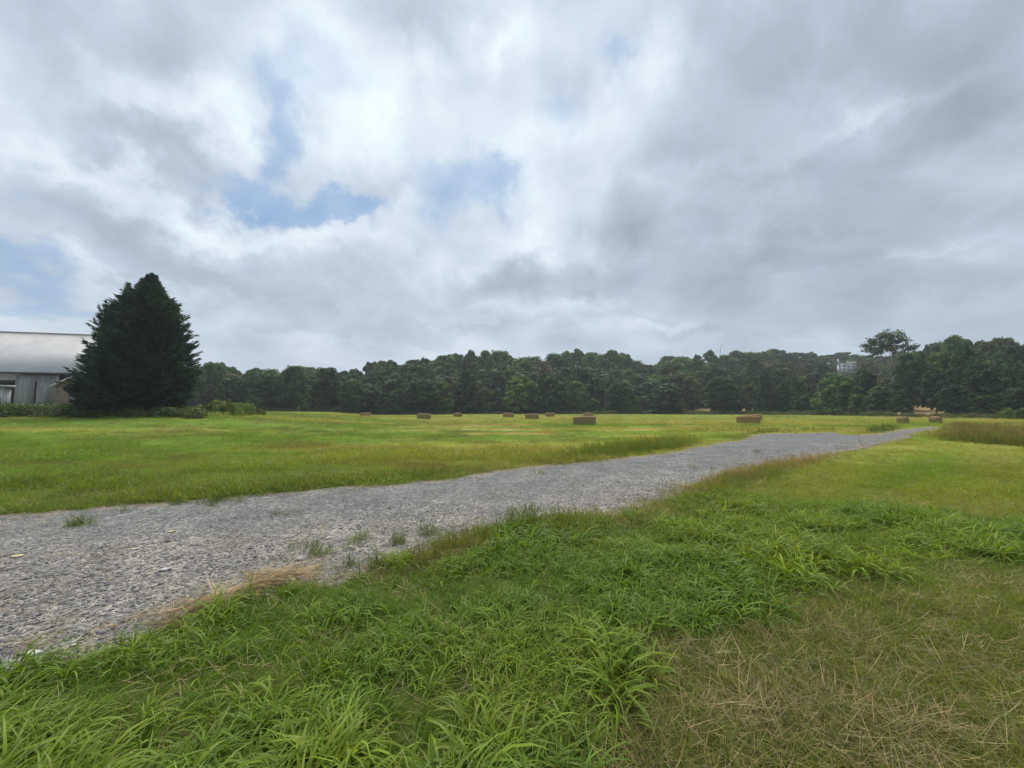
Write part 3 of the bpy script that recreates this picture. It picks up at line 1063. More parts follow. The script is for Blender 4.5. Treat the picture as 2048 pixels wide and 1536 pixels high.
def make_tree(seed, H, Rw, z0, nclump, nleaf, leaf, shape='round', airy=0.0, bark=None, lean=0.0, rcs=1.0, lobes=None):
    if airy < .9: nclump, nleaf, leaf = int(nclump * 1.5), int(nleaf * 1.5), leaf * 1.2
    """crown of leaf clumps round limb ends; returns (trunk mesh, crown mesh)"""
    r = np.random.default_rng(seed)
    t = r.uniform(0, 1, nclump) ** .9
    tc = {'round': .42, 'tall': .45, 'wide': .36, 'other': .5}.get(shape, .4)
    if shape == 'cone': prof = (1 - t) ** .75 * (.5 + .5 * np.minimum(1, t * 6)) + .04
    else: prof = np.sqrt(np.clip(1 - np.where(t > tc, ((t - tc) / (1.02 - tc)) ** 2, ((tc - t) / (tc + .18)) ** 2), 0, 1))
    az = r.uniform(0, 2 * np.pi, nclump)
    lob = 1 + .22 * np.cos(2 * az + r.uniform(0, 6)) * r.uniform(.3, 1) + .14 * np.cos(3 * az + r.uniform(0, 6))
    rad = Rw * prof * lob * np.sqrt(r.uniform(.12, 1, nclump)) * r.uniform(.85, 1.15, nclump)
    rc = rcs * H * r.uniform(.05, .12, nclump) * (1 - .25 * airy) * (1.0 if shape != 'cone' else .8)
    C = np.stack([rad * np.cos(az) + lean * H * (z0 + (1 - z0) * t), rad * np.sin(az), H * (z0 + (1 - z0) * t * .95)], 1)
    if lobes:
        nclump = len(C)
        li = r.choice(len(lobes), nclump, p=np.array([l[3] ** 2 for l in lobes]) / sum(l[3] ** 2 for l in lobes))
        Lb_ = np.array(lobes, float)[li]
        dd_ = r.normal(size=(nclump, 3))
        dd_ /= np.linalg.norm(dd_, axis=1)[:, None]
        C = Lb_[:, :3] + dd_ * (Lb_[:, 3] * r.uniform(.2, 1.05, nclump))[:, None] * np.array([1, 1, .8])
    per = np.maximum((rc ** 2 / (rc ** 2).sum() * nleaf).astype(int), 8)
    ci = np.repeat(np.arange(nclump), per)
    d = r.normal(size=(len(ci), 3))
    d /= np.linalg.norm(d, axis=1)[:, None]
    d[:, 2] = np.where(d[:, 2] < -.3, -d[:, 2], d[:, 2])
    rr = r.uniform(.25, 1.0, len(ci)) ** (.5 if not airy else .8)
    P = C[ci] + d * (rr * rc[ci])[:, None] * np.array([1.0, 1.0, .85])
    ct = r.uniform(.6, 1.45, nclump)
    tint = ct[ci] * r.uniform(.75, 1.25, len(ci))
    hue = r.uniform(.9, 1.15, nclump)
    ex = np.stack([hue[ci], np.ones(len(ci)), 2 - hue[ci]], 1)
    crown = leaves_mesh('crown', P, d, leaf, M_CROWN, r, tint, ex)
    sel = r.choice(nclump, min(nclump, 14), replace=False)
    trunk = limbs(r, H, C[sel], H * .017, lean, z0).mesh('trunk', bark or M_BARK, True)
    return trunk, crown


KINDS = {}
for i, (kname, H, Rw, z0, ncl, nl, lf, shp, airy) in enumerate([
        ('round_tree', 18, 6.2, .16, 90, 6500, .36, 'round', 0), ('round_tree', 18, 5.4, .20, 80, 6000, .36, 'round', 0), ('broad_tree', 17, 7.6, .18, 100, 7000, .38, 'wide', 0),
        ('tall_tree', 21, 4.6, .14, 90, 6500, .36, 'tall', 0), ('tall_tree', 21, 5.2, .22, 80, 5600, .37, 'tall', .4), ('loose_tree', 19, 5.6, .30, 60, 3800, .36, 'round', .8),
        ('broad_tree', 16, 6.8, .10, 95, 7000, .36, 'wide', 0), ('bushy_tree', 10, 4.6, .02, 90, 6500, .24, 'round', 0), ('bushy_tree', 10, 4.0, .01, 80, 6000, .24, 'wide', 0),
        ('bushy_tree', 11, 3.6, .01, 85, 6000, .24, 'tall', 0), ('pointed_tree', 13, 3.4, .02, 110, 6500, .25, 'cone', 0), ('feathery_tree', 20, 5.0, .35, 46, 2400, .34, 'other', 1.0)]):
    KINDS.setdefault(kname, []).append((H, Rw) + make_tree(1000 + i, H, Rw, z0, ncl, nl, lf, shp, airy))

GREENS = {'dark': (.048, .105, .036), 'deep': (.036, .082, .036), 'green': (.080, .155, .038), 'fresh': (.125, .205, .040), 'grey': (.085, .130, .060), 'brown': (.095, .112, .045)}


def plant(kind, px, top, D, width=None, hue='dark', label='', group=None, cat='tree', vi=None, r=rng, base_z=None):
    """a tree at distance D whose top reaches the given height in the view"""
    p = at(px, top, D)
    z = float(terrain(p[0], p[1])) if base_z is None else base_z
    var = KINDS[kind][int(r.integers(0, len(KINDS[kind]))) if vi is None else vi % len(KINDS[kind])]
    H0, R0, tm, cm = var
    sz = max(p[2] - z, 2.0) / H0
    sx = sz * r.uniform(.9, 1.2) if width is None else width / F * D / (2 * R0) / (1 + .35 * ((px - CX) / F) ** 2)
    o = empty(kind, (p[0], p[1], z - .1), r.uniform(0, 6.28))
    o.scale = (sx, sx, sz)
    link('trunk', tm, o)
    c = link('crown', cm, o)
    col = np.array(GREENS[hue]) * r.uniform(.85, 1.2)
    c.color = (*[float(q) for q in col], 1)
    tag(o, label, cat, group)
    return o


SKY_P = [(330, 744), (360, 738), (400, 736), (432, 724), (455, 740), (480, 743), (520, 742), (560, 745), (592, 736), (640, 743), (660, 738), (690, 746), (720, 740), (762, 718), (800, 727), (850, 717), (900, 713), (930, 704),
         (965, 703), (1000, 705), (1050, 713), (1072, 724), (1100, 713), (1160, 704), (1200, 703), (1240, 709), (1265, 723), (1287, 734), (1305, 728), (1340, 713), (1380, 710), (1400, 717), (1420, 708), (1470, 709), (1510, 701), (1550, 700),
         (1580, 711), (1610, 712), (1640, 705), (1690, 706), (1720, 712), (1745, 716), (1800, 702), (1860, 694), (1900, 681), (1930, 679), (2000, 683), (2048, 680), (2150, 682), (2300, 690)]
SKX, SKY_ = np.array(SKY_P, float).T
LM = [(395, 'the big conifer'), (735, 'the flat-looking bale'), (1212, 'the bare dead tree'), (1442, 'the dead snag'), (1690, 'the white house'), (1762, 'the pale-trunked giant'), (1838, 'the path opening'), (2080, 'the brown grass')]
ORD = 'first second third fourth fifth sixth seventh eighth ninth tenth eleventh twelfth thirteenth fourteenth fifteenth sixteenth seventeenth eighteenth nineteenth twentieth twenty-first twenty-second twenty-third twenty-fourth twenty-fifth'.split()
COUNT = {}


def where(row, px):
    k = 0
    while k < len(LM) - 2 and px > LM[k + 1][0]: k += 1
    key = (row, k)
    COUNT[key] = COUNT.get(key, 0) + 1
    return f'{ORD[min(COUNT[key], 25) - 1]} {row} tree from {LM[k][1]} toward {LM[k + 1][1]}'


ADJ = {'round_tree': 'round-topped', 'broad_tree': 'broad', 'tall_tree': 'tall', 'loose_tree': 'loose-crowned', 'feathery_tree': 'feathery', 'bushy_tree': 'bushy', 'pointed_tree': 'pointed'}
rt = np.random.default_rng(51)
# skyline row
sk_d = lambda px: np.interp(px, [300, 600, 760, 1000, 1200, 1280, 1450, 1700, 1850, 1950, 2300], [150, 158, 185, 215, 220, 235, 230, 330, 150, 120, 95])
px = 345.0
while px < 2190:
    D = float(sk_d(px)) * rt.uniform(.96, 1.06)
    top = float(np.interp(px, SKX, SKY_)) + rt.uniform(-6, 7)
    kd = rt.choice(['round_tree', 'broad_tree', 'tall_tree', 'loose_tree', 'round_tree', 'broad_tree', 'tall_tree'])
    if 1640 < px < 1735: top = max(top, 704)
    plant(kd, px, top, D, rt.uniform(34, 74), rt.choice(['dark', 'green', 'grey', 'green']), f'{ADJ[kd]} ' + where('skyline', px), 'trees along the skyline', r=rt)
    px += rt.uniform(19, 30)
# two rows on the slope below
for row, f0, f1, dk, step in (('upper-slope', .66, .92, .52, (20, 33)), ('lower-slope', .46, .74, .2, (22, 36))):
    px = 352.0
    while px < 2180:
        a = (px - CX) / F
        E = float(edge_dist(a))
        D = (E + (float(sk_d(px)) - E) * dk) * rt.uniform(.98, 1.05)
        D = max(D, E + 5)
        if 1650 < px < 1735 and row == 'upper-slope': D = 250 * rt.uniform(.97, 1.03)
        s = float(np.interp(px, SKX, SKY_))
        top = HOR - (HOR - s) * rt.uniform(f0, f1)
        if 1640 < px < 1735: top = max(top, 742 + rt.uniform(0, 5))
        if 1205 < px < 1225: top = max(top, 752)
        kd = rt.choice(['round_tree', 'broad_tree', 'tall_tree', 'loose_tree', 'round_tree', 'feathery_tree'] if row == 'upper-slope' else ['round_tree', 'broad_tree', 'tall_tree', 'bushy_tree', 'tall_tree'])
        gap = (row == 'lower-slope') and (1795 < px < 1875 or 1360 < px < 1440 or 1474 < px < 1490)
        if not gap:
            plant(kd, px, top, D, rt.uniform(46, 78), rt.choice(['dark', 'deep', 'green', 'grey', 'dark', 'brown']), f'{ADJ[kd]} ' + where(row, px), 'trees on the ' + row.replace('-', ' '), r=rt)
        px += rt.uniform(*step)

# the edge of the wood, one by one: kind, px, top, width, hue, offset behind the edge, label
FRONT = [
    ('tall_tree', 392, 752, 46, 'dark', 0, 'dark tree peeping out beside the big conifer'),
    ('loose_tree', 430, 725, 52, 'dark', 4, 'loose tree with a pointed head just beyond the conifer'),
    ('round_tree', 470, 756, 60, 'deep', 0, 'dark rounded tree above the bushy mound'),
    ('round_tree', 515, 744, 56, 'dark', 2, 'rounded edge tree behind the mound\'s thin end'),
    ('bushy_tree', 508, 790, 40, 'green', -2, 'low green bush where the mound tapers off'),
    ('tall_tree', 548, 752, 44, 'dark', 2, 'upright dark tree before the notch in the treeline'),
    ('broad_tree', 590, 735, 62, 'deep', 0, 'full dark tree with pale green sprig at one side'),
    ('bushy_tree', 612, 785, 26, 'fresh', -1, 'small light green shrub against the full dark tree'),
    ('tall_tree', 656, 737, 52, 'deep', 0, 'bold dark tree standing forward of the treeline'),
    ('bushy_tree', 632, 775, 34, 'dark', 1, 'dark bush filling between two bold dark trees'),
    ('round_tree', 703, 758, 60, 'dark', 0, 'wide dark tree above the flat-looking bale'),
    ('bushy_tree', 745, 772, 52, 'deep', -1, 'low dark tree just past the flat-looking bale'),
    ('feathery_tree', 766, 722, 30, 'grey', 12, 'feathery tree rising over its neighbours beyond the low bale'),
    ('bushy_tree', 790, 782, 44, 'dark', -1, 'dark bush before the feathery tree'),
    ('round_tree', 838, 757, 76, 'dark', 0, 'large domed tree behind the rounded-end bale'),
    ('bushy_tree', 882, 762, 50, 'green', -1, 'bushy green tree next to the large domed tree'),
    ('pointed_tree', 933, 742, 66, 'deep', 0, 'pointed dark evergreen-like tree among rounded edge trees'),
    ('bushy_tree', 966, 776, 44, 'brown', -1, 'brownish low tree at foot of the pointed tree'),
    ('bushy_tree', 994, 778, 36, 'deep', 0, 'narrow deep green bush beyond the brownish low tree'),
    ('broad_tree', 1040, 752, 64, 'fresh', -2, 'lighter green broad tree in the wood edge'),
    ('broad_tree', 1098, 748, 84, 'deep', -3, 'widest dark tree in the middle of the wood edge'),
    ('bushy_tree', 1152, 764, 46, 'green', -1, 'rounded mid-green bush beside the widest dark tree'),
    ('bushy_tree', 1182, 796, 34, 'green', -2, 'low bush behind the largest bale'),
    ('tall_tree', 1240, 764, 46, 'dark', -2, 'upright dark tree close to the bare dead tree'),
    ('bushy_tree', 1262, 788, 36, 'green', -4, 'low green bush joined to the upright dark tree'),
    ('bushy_tree', 1288, 792, 30, 'grey', 4, 'greyish shrub in the grassy break'),
    ('bushy_tree', 1331, 768, 70, 'deep', -6, 'isolated globe-shaped dark tree on the bank'),
    ('bushy_tree', 1395, 770, 56, 'dark', 42, 'soft tree beyond the first tan clearing'),
    ('tall_tree', 1442, 756, 58, 'dark', -3, 'tapering dark tree between the two tan clearings'),
    ('bushy_tree', 1468, 786, 34, 'deep', -3, 'small dark bush at side of the tapering tree'),
    ('bushy_tree', 1500, 768, 42, 'grey', 3, 'pale greyish-green tree above the paired bales'),
    ('pointed_tree', 1528, 742, 44, 'deep', -2, 'narrow pointed dark tree above the paired bales'),
    ('pointed_tree', 1568, 762, 44, 'deep', -1, 'second narrow pointed tree, duller and shorter'),
    ('bushy_tree', 1604, 790, 52, 'dark', -3, 'low spreading bush past the narrow pointed trees'),
    ('broad_tree', 1590, 752, 54, 'dark', 10, 'broad tree rising over the low spreading bush'),
    ('broad_tree', 1672, 752, 84, 'green', -5, 'big leaning green tree below the white house'),
    ('bushy_tree', 1715, 788, 46, 'green', -6, 'green shrub at the foot of the big green tree'),
    ('round_tree', 1728, 716 + 24, 52, 'deep', 3, 'shadowy round tree left bare of any light below the grey house'),
    ('round_tree', 1818, 708, 66, 'deep', 6, 'dark round tree tucked against the pale-trunked giant'),
    ('bushy_tree', 1758, 772, 66, 'dark', -4, 'dark bush covering the giant\'s foot'),
    ('bushy_tree', 1800, 780, 50, 'deep', -4, 'dark bush beside the path opening'),
    ('bushy_tree', 1838, 800, 40, 'fresh', 50, 'fresh green bush seen through the path opening'),
    ('broad_tree', 1868, 740, 76, 'deep', 2, 'dark tree whose boughs arch over the path opening'),
    ('bushy_tree', 1905, 770, 66, 'deep', -2, 'blackish bush on the far side of the path opening'),
    ('broad_tree', 1920, 690, 96, 'dark', 10, 'tall dark tree whose dome tops the wood'),
    ('round_tree', 1962, 728, 90, 'deep', 3, 'dark rounded tree behind the brown tall grass'),
    ('broad_tree', 2012, 718, 96, 'dark', 4, 'broad dark tree at the end of the brown grass'),
    ('bushy_tree', 1968, 790, 70, 'dark', -4, 'low dark bush behind the brown tall grass'),
    ('bushy_tree', 2030, 776, 80, 'deep', -2, 'big deep green bush beyond the small bright shrubs'),
    ('broad_tree', 2110, 700, 110, 'dark', 5, 'dark tree standing past the last brown grass'),
    ('bushy_tree', 2120, 780, 90, 'deep', -2, 'dark bush past the last brown grass'),
    ('bushy_tree', 2015, 824, 36, 'fresh', -14, 'small light shrub at the brown grass edge'),
    ('bushy_tree', 2048, 822, 34, 'green', -15, 'larger of two light shrubs at the brown grass edge'),
]
rf = np.random.default_rng(9)
for kd, px, top, w, hue, off, lab in FRONT:
    D = float(edge_dist((px - CX) / F)) + off + rf.uniform(-.5, 1)
    plant(kd, px, top, D, w, hue, lab.replace(' left bare of any light', ''), 'trees at the edge of the wood', 'shrub' if kd == 'bushy_tree' and top > 783 else 'tree', r=rf)

# the distant ridge: one soft mass
rr_ = np.random.default_rng(3)
nR = 2600
a = rr_.uniform(-1.1, -.05, nR)
D = rr_.uniform(380, 520, nR)
hz = np.interp(a, [-1.1, -.75, -.5, -.42, -.3, -.05], [26, 36, 42, 43, 50, 58]) * (D / 450) * (.82 + .22 * fbm(a * 22, D / 300, 4))
C = np.stack([a * D, D, hz - rr_.uniform(0, 1, nR) ** 1.5 * 22], 1)
d = rr_.normal(size=(nR * 9, 3))
d /= np.linalg.norm(d, axis=1)[:, None]
ci = np.repeat(np.arange(nR), 9)
far_me = leaves_mesh('far_wood', C[ci] + d * np.array([4.5, 4.5, 3]), d, 1.5, M_CROWN, rr_, np.repeat(rr_.uniform(.75, 1.3, nR), 9))
fw = link('far_wood', far_me)
fw.color = (.045, .075, .035, 1)
tag(fw, 'hazy wooded ridge showing in the low notch of the treeline', 'wood', kind='stuff')

# the giant with the pale trunk
GL = [(-4.3, -.5, 21.3, 1.9), (-2.6, .8, 23.3, 2.0), (-.4, -.6, 25.2, 2.1), (-.2, .6, 22.2, 2.4), (2.3, .4, 24.3, 2.0), (3.9, -.4, 22.4, 2.0), (5.2, .5, 20.6, 1.6), (1.6, -.5, 20.8, 2.2), (-2.4, .3, 19.8, 2.2)]
tm, cm = make_tree(1211, 27, 6.6, .52, 90, 3300, .24, 'round', .75, M_PALEBARK, 0.0, .62, GL)
p = at(1772, 660, 122)
z = float(terrain(p[0], p[1]))
o = empty('giant_tree', (p[0], p[1], z - .1), -.72)
s = (p[2] - z) / 27.2
o.scale = (s * 1.08, s * 1.08, s)
link('trunk', tm, o)
c = link('crown', cm, o)
c.color = (.105, .145, .085, 1)
tag(o, 'tallest tree, airy crown on a pale bare trunk', 'tree')


# dead trees
def dead_tree(name, px, top, base, D, lean, label, pale, nb, r0, seed, spread=.28):
    r = np.random.default_rng(seed)
    p = at(px, top, D)
    z = float(terrain(p[0], p[1]))
    H = p[2] - z
    root = empty(name, (p[0] - lean * H, p[1], z - .1))
    t = np.linspace(0, 1, 9)
    T = np.stack([lean * H * t ** 1.4 + r.normal(0, .006, 9).cumsum() * H, r.normal(0, .006, 9).cumsum() * H, t * H], 1)
    MB().tube(T, r0 * (1.05 - t * .85), 7).build('trunk', pale, root, True)
    for k in range(nb):
        h = r.uniform(.5, .95)
        s = np.array([np.interp(h, t, T[:, i]) for i in range(3)])
        az = r.uniform(0, 6.28)
        ln = H * spread * r.uniform(.5, 1) * (1.2 - h * .6)
        dv = np.array([math.cos(az), math.sin(az), r.uniform(.3, 1.1)])
        e = s + dv / np.linalg.norm(dv) * ln
        m = (s + e) / 2 + np.array([0, 0, -.05 * ln])
        mb = MB().tube([s, m, e], [r0 * .35, r0 * .22, r0 * .06], 5)
        for q in range(3):
            u = r.uniform(.4, .9)
            s2 = s + (e - s) * u
            d2 = dv + r.normal(0, .6, 3)
            mb.tube([s2, s2 + d2 / np.linalg.norm(d2) * ln * .35], [r0 * .13, r0 * .04], 4)
        mb.build('branch', pale, root, True)
    tag(root, label, 'dead tree')


dead_tree('dead_tree', 1212, 744, 822, 150, .03, 'bare dead tree with grey branches in the wood edge', M_GREYWOOD, 12, .17, 3, .36)
dead_tree('dead_snag', 1443, 689, 800, 205, .10, 'leaning leafless snag poking above the skyline', M_GREYWOOD, 3, .34, 5, .13)
dead_tree('dead_tree', 984, 768, 815, 157, -.05, 'short pale dead trunk in shadow beside the brownish low tree', M_PALEBARK, 3, .2, 8)
dead_tree('dead_tree', 1432, 752, 800, 168, .0, 'twin-looking pale dead trunk above the first tan clearing', M_PALEBARK, 5, .22, 9)

# ------------------------------------------------------------------ the big conifer
def conifer():
    r = np.random.default_rng(12)
    D = 41.0
    base = at(272, 815, D)
    z0 = float(terrain(base[0], base[1]))
    H = at(288, 551, D)[2] - z0
    root = empty('conifer', (base[0], base[1], z0 - .05))
    # measured outline: half-width in the view against height
    hp = np.array([0, .05, .12, .2, .28, .36, .44, .54, .64, .72, .80, .86, .92, .97, 1.0])
    hw = np.array([96, 114, 132, 140, 137, 130, 115, 103, 90, 78, 61, 42, 20, 7, 1.]) / 1.42 * D / F
    def shade(nm, n, zoff, scale, axis):
        Cs, Ds, Ts = [], [], []
        V, T = [], []
        for i in range(n):
            h = r.uniform(.015, .995) ** 1.05
            az = r.uniform(0, 2 * np.pi)
            Rr = np.interp(h, hp, hw) * (.70 + .28 * r.uniform() + .07 * math.cos(3 * az + 9 * h) + (.06 + .12 * (h > .42)) * (r.uniform() > .84))
            Lb = Rr
            z = h * H
            el = lerp(.02, 1.0, h) + r.normal(0, .14)
            hd = np.array([math.cos(az), math.sin(az), 0])
            sd = np.array([-math.sin(az), math.cos(az), 0])
            m = int(16 + Lb * 13)
            s = np.sqrt(r.uniform(.10 if Lb < 1.5 else .2, 1, m))
            # droop then lift at the tip
            zz = z + Lb * (s - 1.0) * math.tan(min(el, .9)) * .55 + Lb * (.20 * s ** 3 - .08 * s)
            wid = .34 * Lb * (1 - s) ** .8 + .10
            lat = r.normal(0, .5, m) * wid
            P = axis[None] * h + hd * (s * Lb)[:, None] + sd * lat[:, None] + np.array([0, 0, 1.]) * (zz + r.normal(0, .05, m))[:, None]
            tdir = hd * 1.0 + sd * (np.sign(lat) * r.uniform(.1, .9, m))[:, None] + np.array([0, 0, 1.]) * (r.uniform(-.15, .55, m) + .3 * h)[:, None]
            tdir /= np.linalg.norm(tdir, axis=1)[:, None]
            ln = r.uniform(.22, .55, m)
            nrm = np.cross(tdir, r.normal(size=(m, 3)))
            nrm /= np.linalg.norm(nrm, axis=1)[:, None]
            w = r.uniform(.035, .075, m)[:, None]
            V.append(np.stack([P, P + tdir * (ln * .45)[:, None] - nrm * w, P + tdir * ln[:, None], P + tdir * (ln * .45)[:, None] + nrm * w], 1))
            tt = r.uniform(.7, 1.35) * r.uniform(.7, 1.3, m)
            T.append(np.repeat(np.stack([tt, tt, tt], 1), 4, 0).reshape(m, 4, 3))
        V = np.concatenate(V).reshape(-1, 3)
        T = np.concatenate(T).reshape(-1, 3)
        return V, T
    V, T = shade('needles', 2200, 0, 1, np.array([.85, 0, 0]))
    # second leader
    r2_ = np.random.default_rng(3)
    extra_V, extra_T = [], []
    for (ox, oz, hh, rw) in ((-1.75, H * .945, 2.6, .75), (-.6, H * .94, 2.0, .6), (1.7, H * .86, 1.5, .5), (.80, H * 1.015, 2.6, .50), (-.2, H * .975, 1.6, .4), (1.55, H * .95, 1.3, .4)):
        m = 700
        t = r2_.uniform(0, 1, m) ** 1.2
        az = r2_.uniform(0, 6.28, m)
        rad = rw * (1 - t) ** .8 * r2_.uniform(.2, 1, m)
        P = np.stack([ox + rad * np.cos(az) - (1 - t) * ox * .25, rad * np.sin(az), oz - hh * (1 - t)], 1)
        td = np.stack([np.cos(az), np.sin(az), r2_.uniform(.5, 1.6, m)], 1)
        td /= np.linalg.norm(td, axis=1)[:, None]
        nr_ = np.cross(td, r2_.normal(size=(m, 3)))
        nr_ /= np.linalg.norm(nr_, axis=1)[:, None]
        ln = r2_.uniform(.15, .38, m)[:, None]
        extra_V.append(np.stack([P, P + td * ln * .45 - nr_ * .045, P + td * ln, P + td * ln * .45 + nr_ * .045], 1).reshape(-1, 3))
        extra_T.append(np.repeat(r2_.uniform(.6, 1.4, m), 4)[:, None] * np.ones((1, 3)))
    V = np.concatenate([V] + extra_V)
    T = np.concatenate([T] + extra_T)
    link('crown', mesh('crown', V, np.arange(len(V)).reshape(-1, 4), M_NEEDLE, {'tint': ('FLOAT_COLOR', 'POINT', T)}), root)
    mb = MB()
    t = np.linspace(0, 1, 10)
    mb.tube(np.stack([.85 * t, 0 * t, t * H * .97], 1), .34 * (1.03 - t), 9)
    for k in range(46):
        h = r.uniform(.05, .9)
        az = r.uniform(0, 6.28)
        Rr = np.interp(h, hp, hw) * .8
        s = np.array([.85 * h, 0, h * H])
        e = s + np.array([math.cos(az) * Rr, math.sin(az) * Rr, Rr * (.05 + .5 * h)])
        mb.tube([s, (s + e) / 2 - np.array([0, 0, .1 * Rr]), e], [.09 * (1.1 - h), .05 * (1.1 - h), .012], 5)
    mb.build('trunk', M_BARK, root, True)
    tag(root, 'large dark blue-green conifer with ragged tips beside the grey barn', 'tree')


conifer()

# bushy mound next to the conifer, and bushes before the barn
def mound(px, D, top, w, hue, label, seed, n=5200, depth=2.2):
    r = np.random.default_rng(seed)
    p = at(px, top, D)
    z = float(terrain(p[0], p[1]))
    H = p[2] - z
    W = w / F * D / 2 / 1.2
    k = 60
    cx = r.uniform(-1, 1, k)
    env = np.sqrt(np.maximum(1 - cx ** 2, .02)) * (.85 + .3 * vnoise(cx * 3 + 7, cx * 0 + seed, seed))
    C = np.stack([cx * W, r.normal(0, depth * .4, k), H * env * r.uniform(.25, .86, k)], 1)
    rc = r.uniform(.28, .55, k) * H * .55
    ci = r.integers(0, k, n)
    d = r.normal(size=(n, 3))
    d /= np.linalg.norm(d, axis=1)[:, None]
    P = C[ci] + d * (r.uniform(.3, 1, n) ** .5 * rc[ci])[:, None]
    P[:, 2] = np.maximum(P[:, 2], .02)
    root = empty('bush', (p[0], p[1], z), -.25)
    hue_c = r.uniform(.85, 1.25, k)
    c = link('foliage', leaves_mesh('foliage', P, d, .085, M_CROWN, r, r.uniform(.7, 1.3, k)[ci] * r.uniform(.7, 1.3, n), np.stack([hue_c[ci], np.ones(n), np.ones(n)], 1)), root)
    c.color = (*hue, 1)
    mb = MB()
    for i in range(18):
        e = C[i]
        mb.tube([(e[0] * .8, e[1] * .7, 0), (e[0] * .9, e[1] * .85, e[2] * .5), e], [.03, .02, .008], 4)
    mb.build('stem', M_BARK, root, True)
    tag(root, label, 'bush')


mound(450, 46, 801, 150, (.15, .225, .055), 'wide bushy mound with brownish top at the conifer\'s side', 1)
mound(512, 49, 819, 52, (.15, .17, .05), 'low tail-end bush at the thin end of mound', 2, 1800, 1.0)
mound(95, 39.5, 808, 130, (.06, .12, .028), 'dark green bush in front of the brick lean-to', 3, 3600, 1.6)
mound(15, 38.5, 811, 110, (.06, .115, .028), 'dark green bush below the small white shed', 4, 3000, 1.4)
mound(265, 38.5, 817, 120, (.12, .15, .04), 'low yellowish-green bush under the conifer', 5, 2600, 1.2)

# ------------------------------------------------------------------ barn
def planks(name, col, col2, w=5.0, rough=.9, seam=.5, dirt=(.2, .19, .18)):
    m, nt, out = newmat(name)
    N = NT(nt)
    tc = N.n('ShaderNodeTexCoord').outputs['Object']
    sp = N.n('ShaderNodeSeparateXYZ')
    nt.links.new(tc, sp.inputs[0])
    x = N.math('MULTIPLY', sp.outputs[0], w)
    cell = N.math('FLOOR', x)
    wn = N.n('ShaderNodeTexWhiteNoise', noise_dimensions='1D')
    nt.links.new(cell, wn.inputs['W'])
    fr = N.math('FRACT', x)
    sm_ = N.math('LESS_THAN', fr, .06)
    mp = N.n('ShaderNodeMapping')
    mp.inputs['Scale'].default_value = (4, 4, .5)
    nt.links.new(tc, mp.inputs['Vector'])
    streak = N.noise(mp.outputs[0], 1.5, 6, .7)
    patch = N.noise(tc, .35, 4, .6)
    c = N.mix(wn.outputs['Value'], col, col2)
    c = N.mix(N.rng(streak, .45, .75), c, dirt)
    c = N.mix(N.math('MULTIPLY', N.rng(patch, .45, .7), .6), c, dirt)
    c = N.mix(N.math('MULTIPLY', sm_, seam), c, (.03, .03, .03))
    nt.links.new(N.bsdf(c, rough, .2, streak, .3, .01), out.inputs['Surface'])
    return m


M_WALL = planks('weathered_white_boards', (.37, .38, .36), (.44, .45, .43), 4.5, dirt=(.17, .165, .15))
M_BROWN = planks('brown_boards', (.085, .065, .055), (.11, .085, .07), 4.5, dirt=(.06, .05, .045))
M_DOOR = planks('grey_door_boards', (.33, .335, .315), (.39, .395, .375), 5, dirt=(.145, .14, .13))
M_ROOF = planks('grey_metal_roof', (.46, .46, .47), (.50, .50, .50), 1.6, .55, .25, dirt=(.36, .36, .37))
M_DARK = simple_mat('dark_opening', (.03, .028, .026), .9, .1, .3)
M_TRIM = simple_mat('white_trim', (.46, .46, .44), .7, .3, .12, 4)
M_RAIL_SHADOW = simple_mat('dark_rail_shadow', (.06, .06, .065), .7, .3, .3)  # dark door rail, and the shadow line painted along the eave


def brick_mat():
    m, nt, out = newmat('brown_brick')
    N = NT(nt)
    tc = N.n('ShaderNodeTexCoord').outputs['Object']
    mp = N.n('ShaderNodeMapping')
    mp.inputs['Rotation'].default_value = (R(90), 0, 0)
    nt.links.new(tc, mp.inputs['Vector'])
    b = N.n('ShaderNodeTexBrick')
    b.inputs['Scale'].default_value = 1.0
    b.inputs['Brick Width'].default_value = .4
    b.inputs['Row Height'].default_value = .16
    b.inputs['Mortar Size'].default_value = .015
    b.inputs['Color1'].default_value = (.20, .13, .10, 1)
    b.inputs['Color2'].default_value = (.27, .19, .15, 1)
    b.inputs['Mortar'].default_value = (.30, .27, .24, 1)
    nt.links.new(mp.outputs[0], b.inputs['Vector'])
    c = N.mix(1.0, b.outputs['Color'], N.ramp(N.noise(tc, 1.1, 4), [(.3, (.75, .75, .75)), (.7, (1.2, 1.15, 1.1))]), 'MULTIPLY')
    nt.links.new(N.bsdf(c, .9, .2, b.outputs['Fac'], .3, .01), out.inputs['Surface'])
    return m


M_BRICK = brick_mat()
DB = 53.5
pc = at(113, 800, DB + .8)            # corner where the white boards end
yaw = R(-10)
ux, uy = np.array([math.cos(yaw), math.sin(yaw)]), np.array([-math.sin(yaw), math.cos(yaw)])
yaw = R(13)
ux, uy = np.array([math.cos(yaw), math.sin(yaw)]), np.array([-math.sin(yaw), math.cos(yaw)])
zb = float(terrain(pc[0], pc[1])) - .1
barn = empty('barn', (pc[0], pc[1], zb), yaw)


def loc(px, py):
    """a point of the barn's front wall plane seen at (px, py), in the barn's own axes (x along, z up)"""
    d = ray(px, py)
    nn = np.array([uy[0], uy[1], 0])
    t = nn.dot(np.array([pc[0], pc[1], zb]) - CAM) / nn.dot(d)
    P = CAM + d * t
    return float((P[:2] - pc[:2]).dot(ux)), float(P[2] - zb)


xe, ze = loc(60, 738.5)
eave = ze
xl = loc(0, 740)[0] - 14
xr = loc(215, 740)[0]
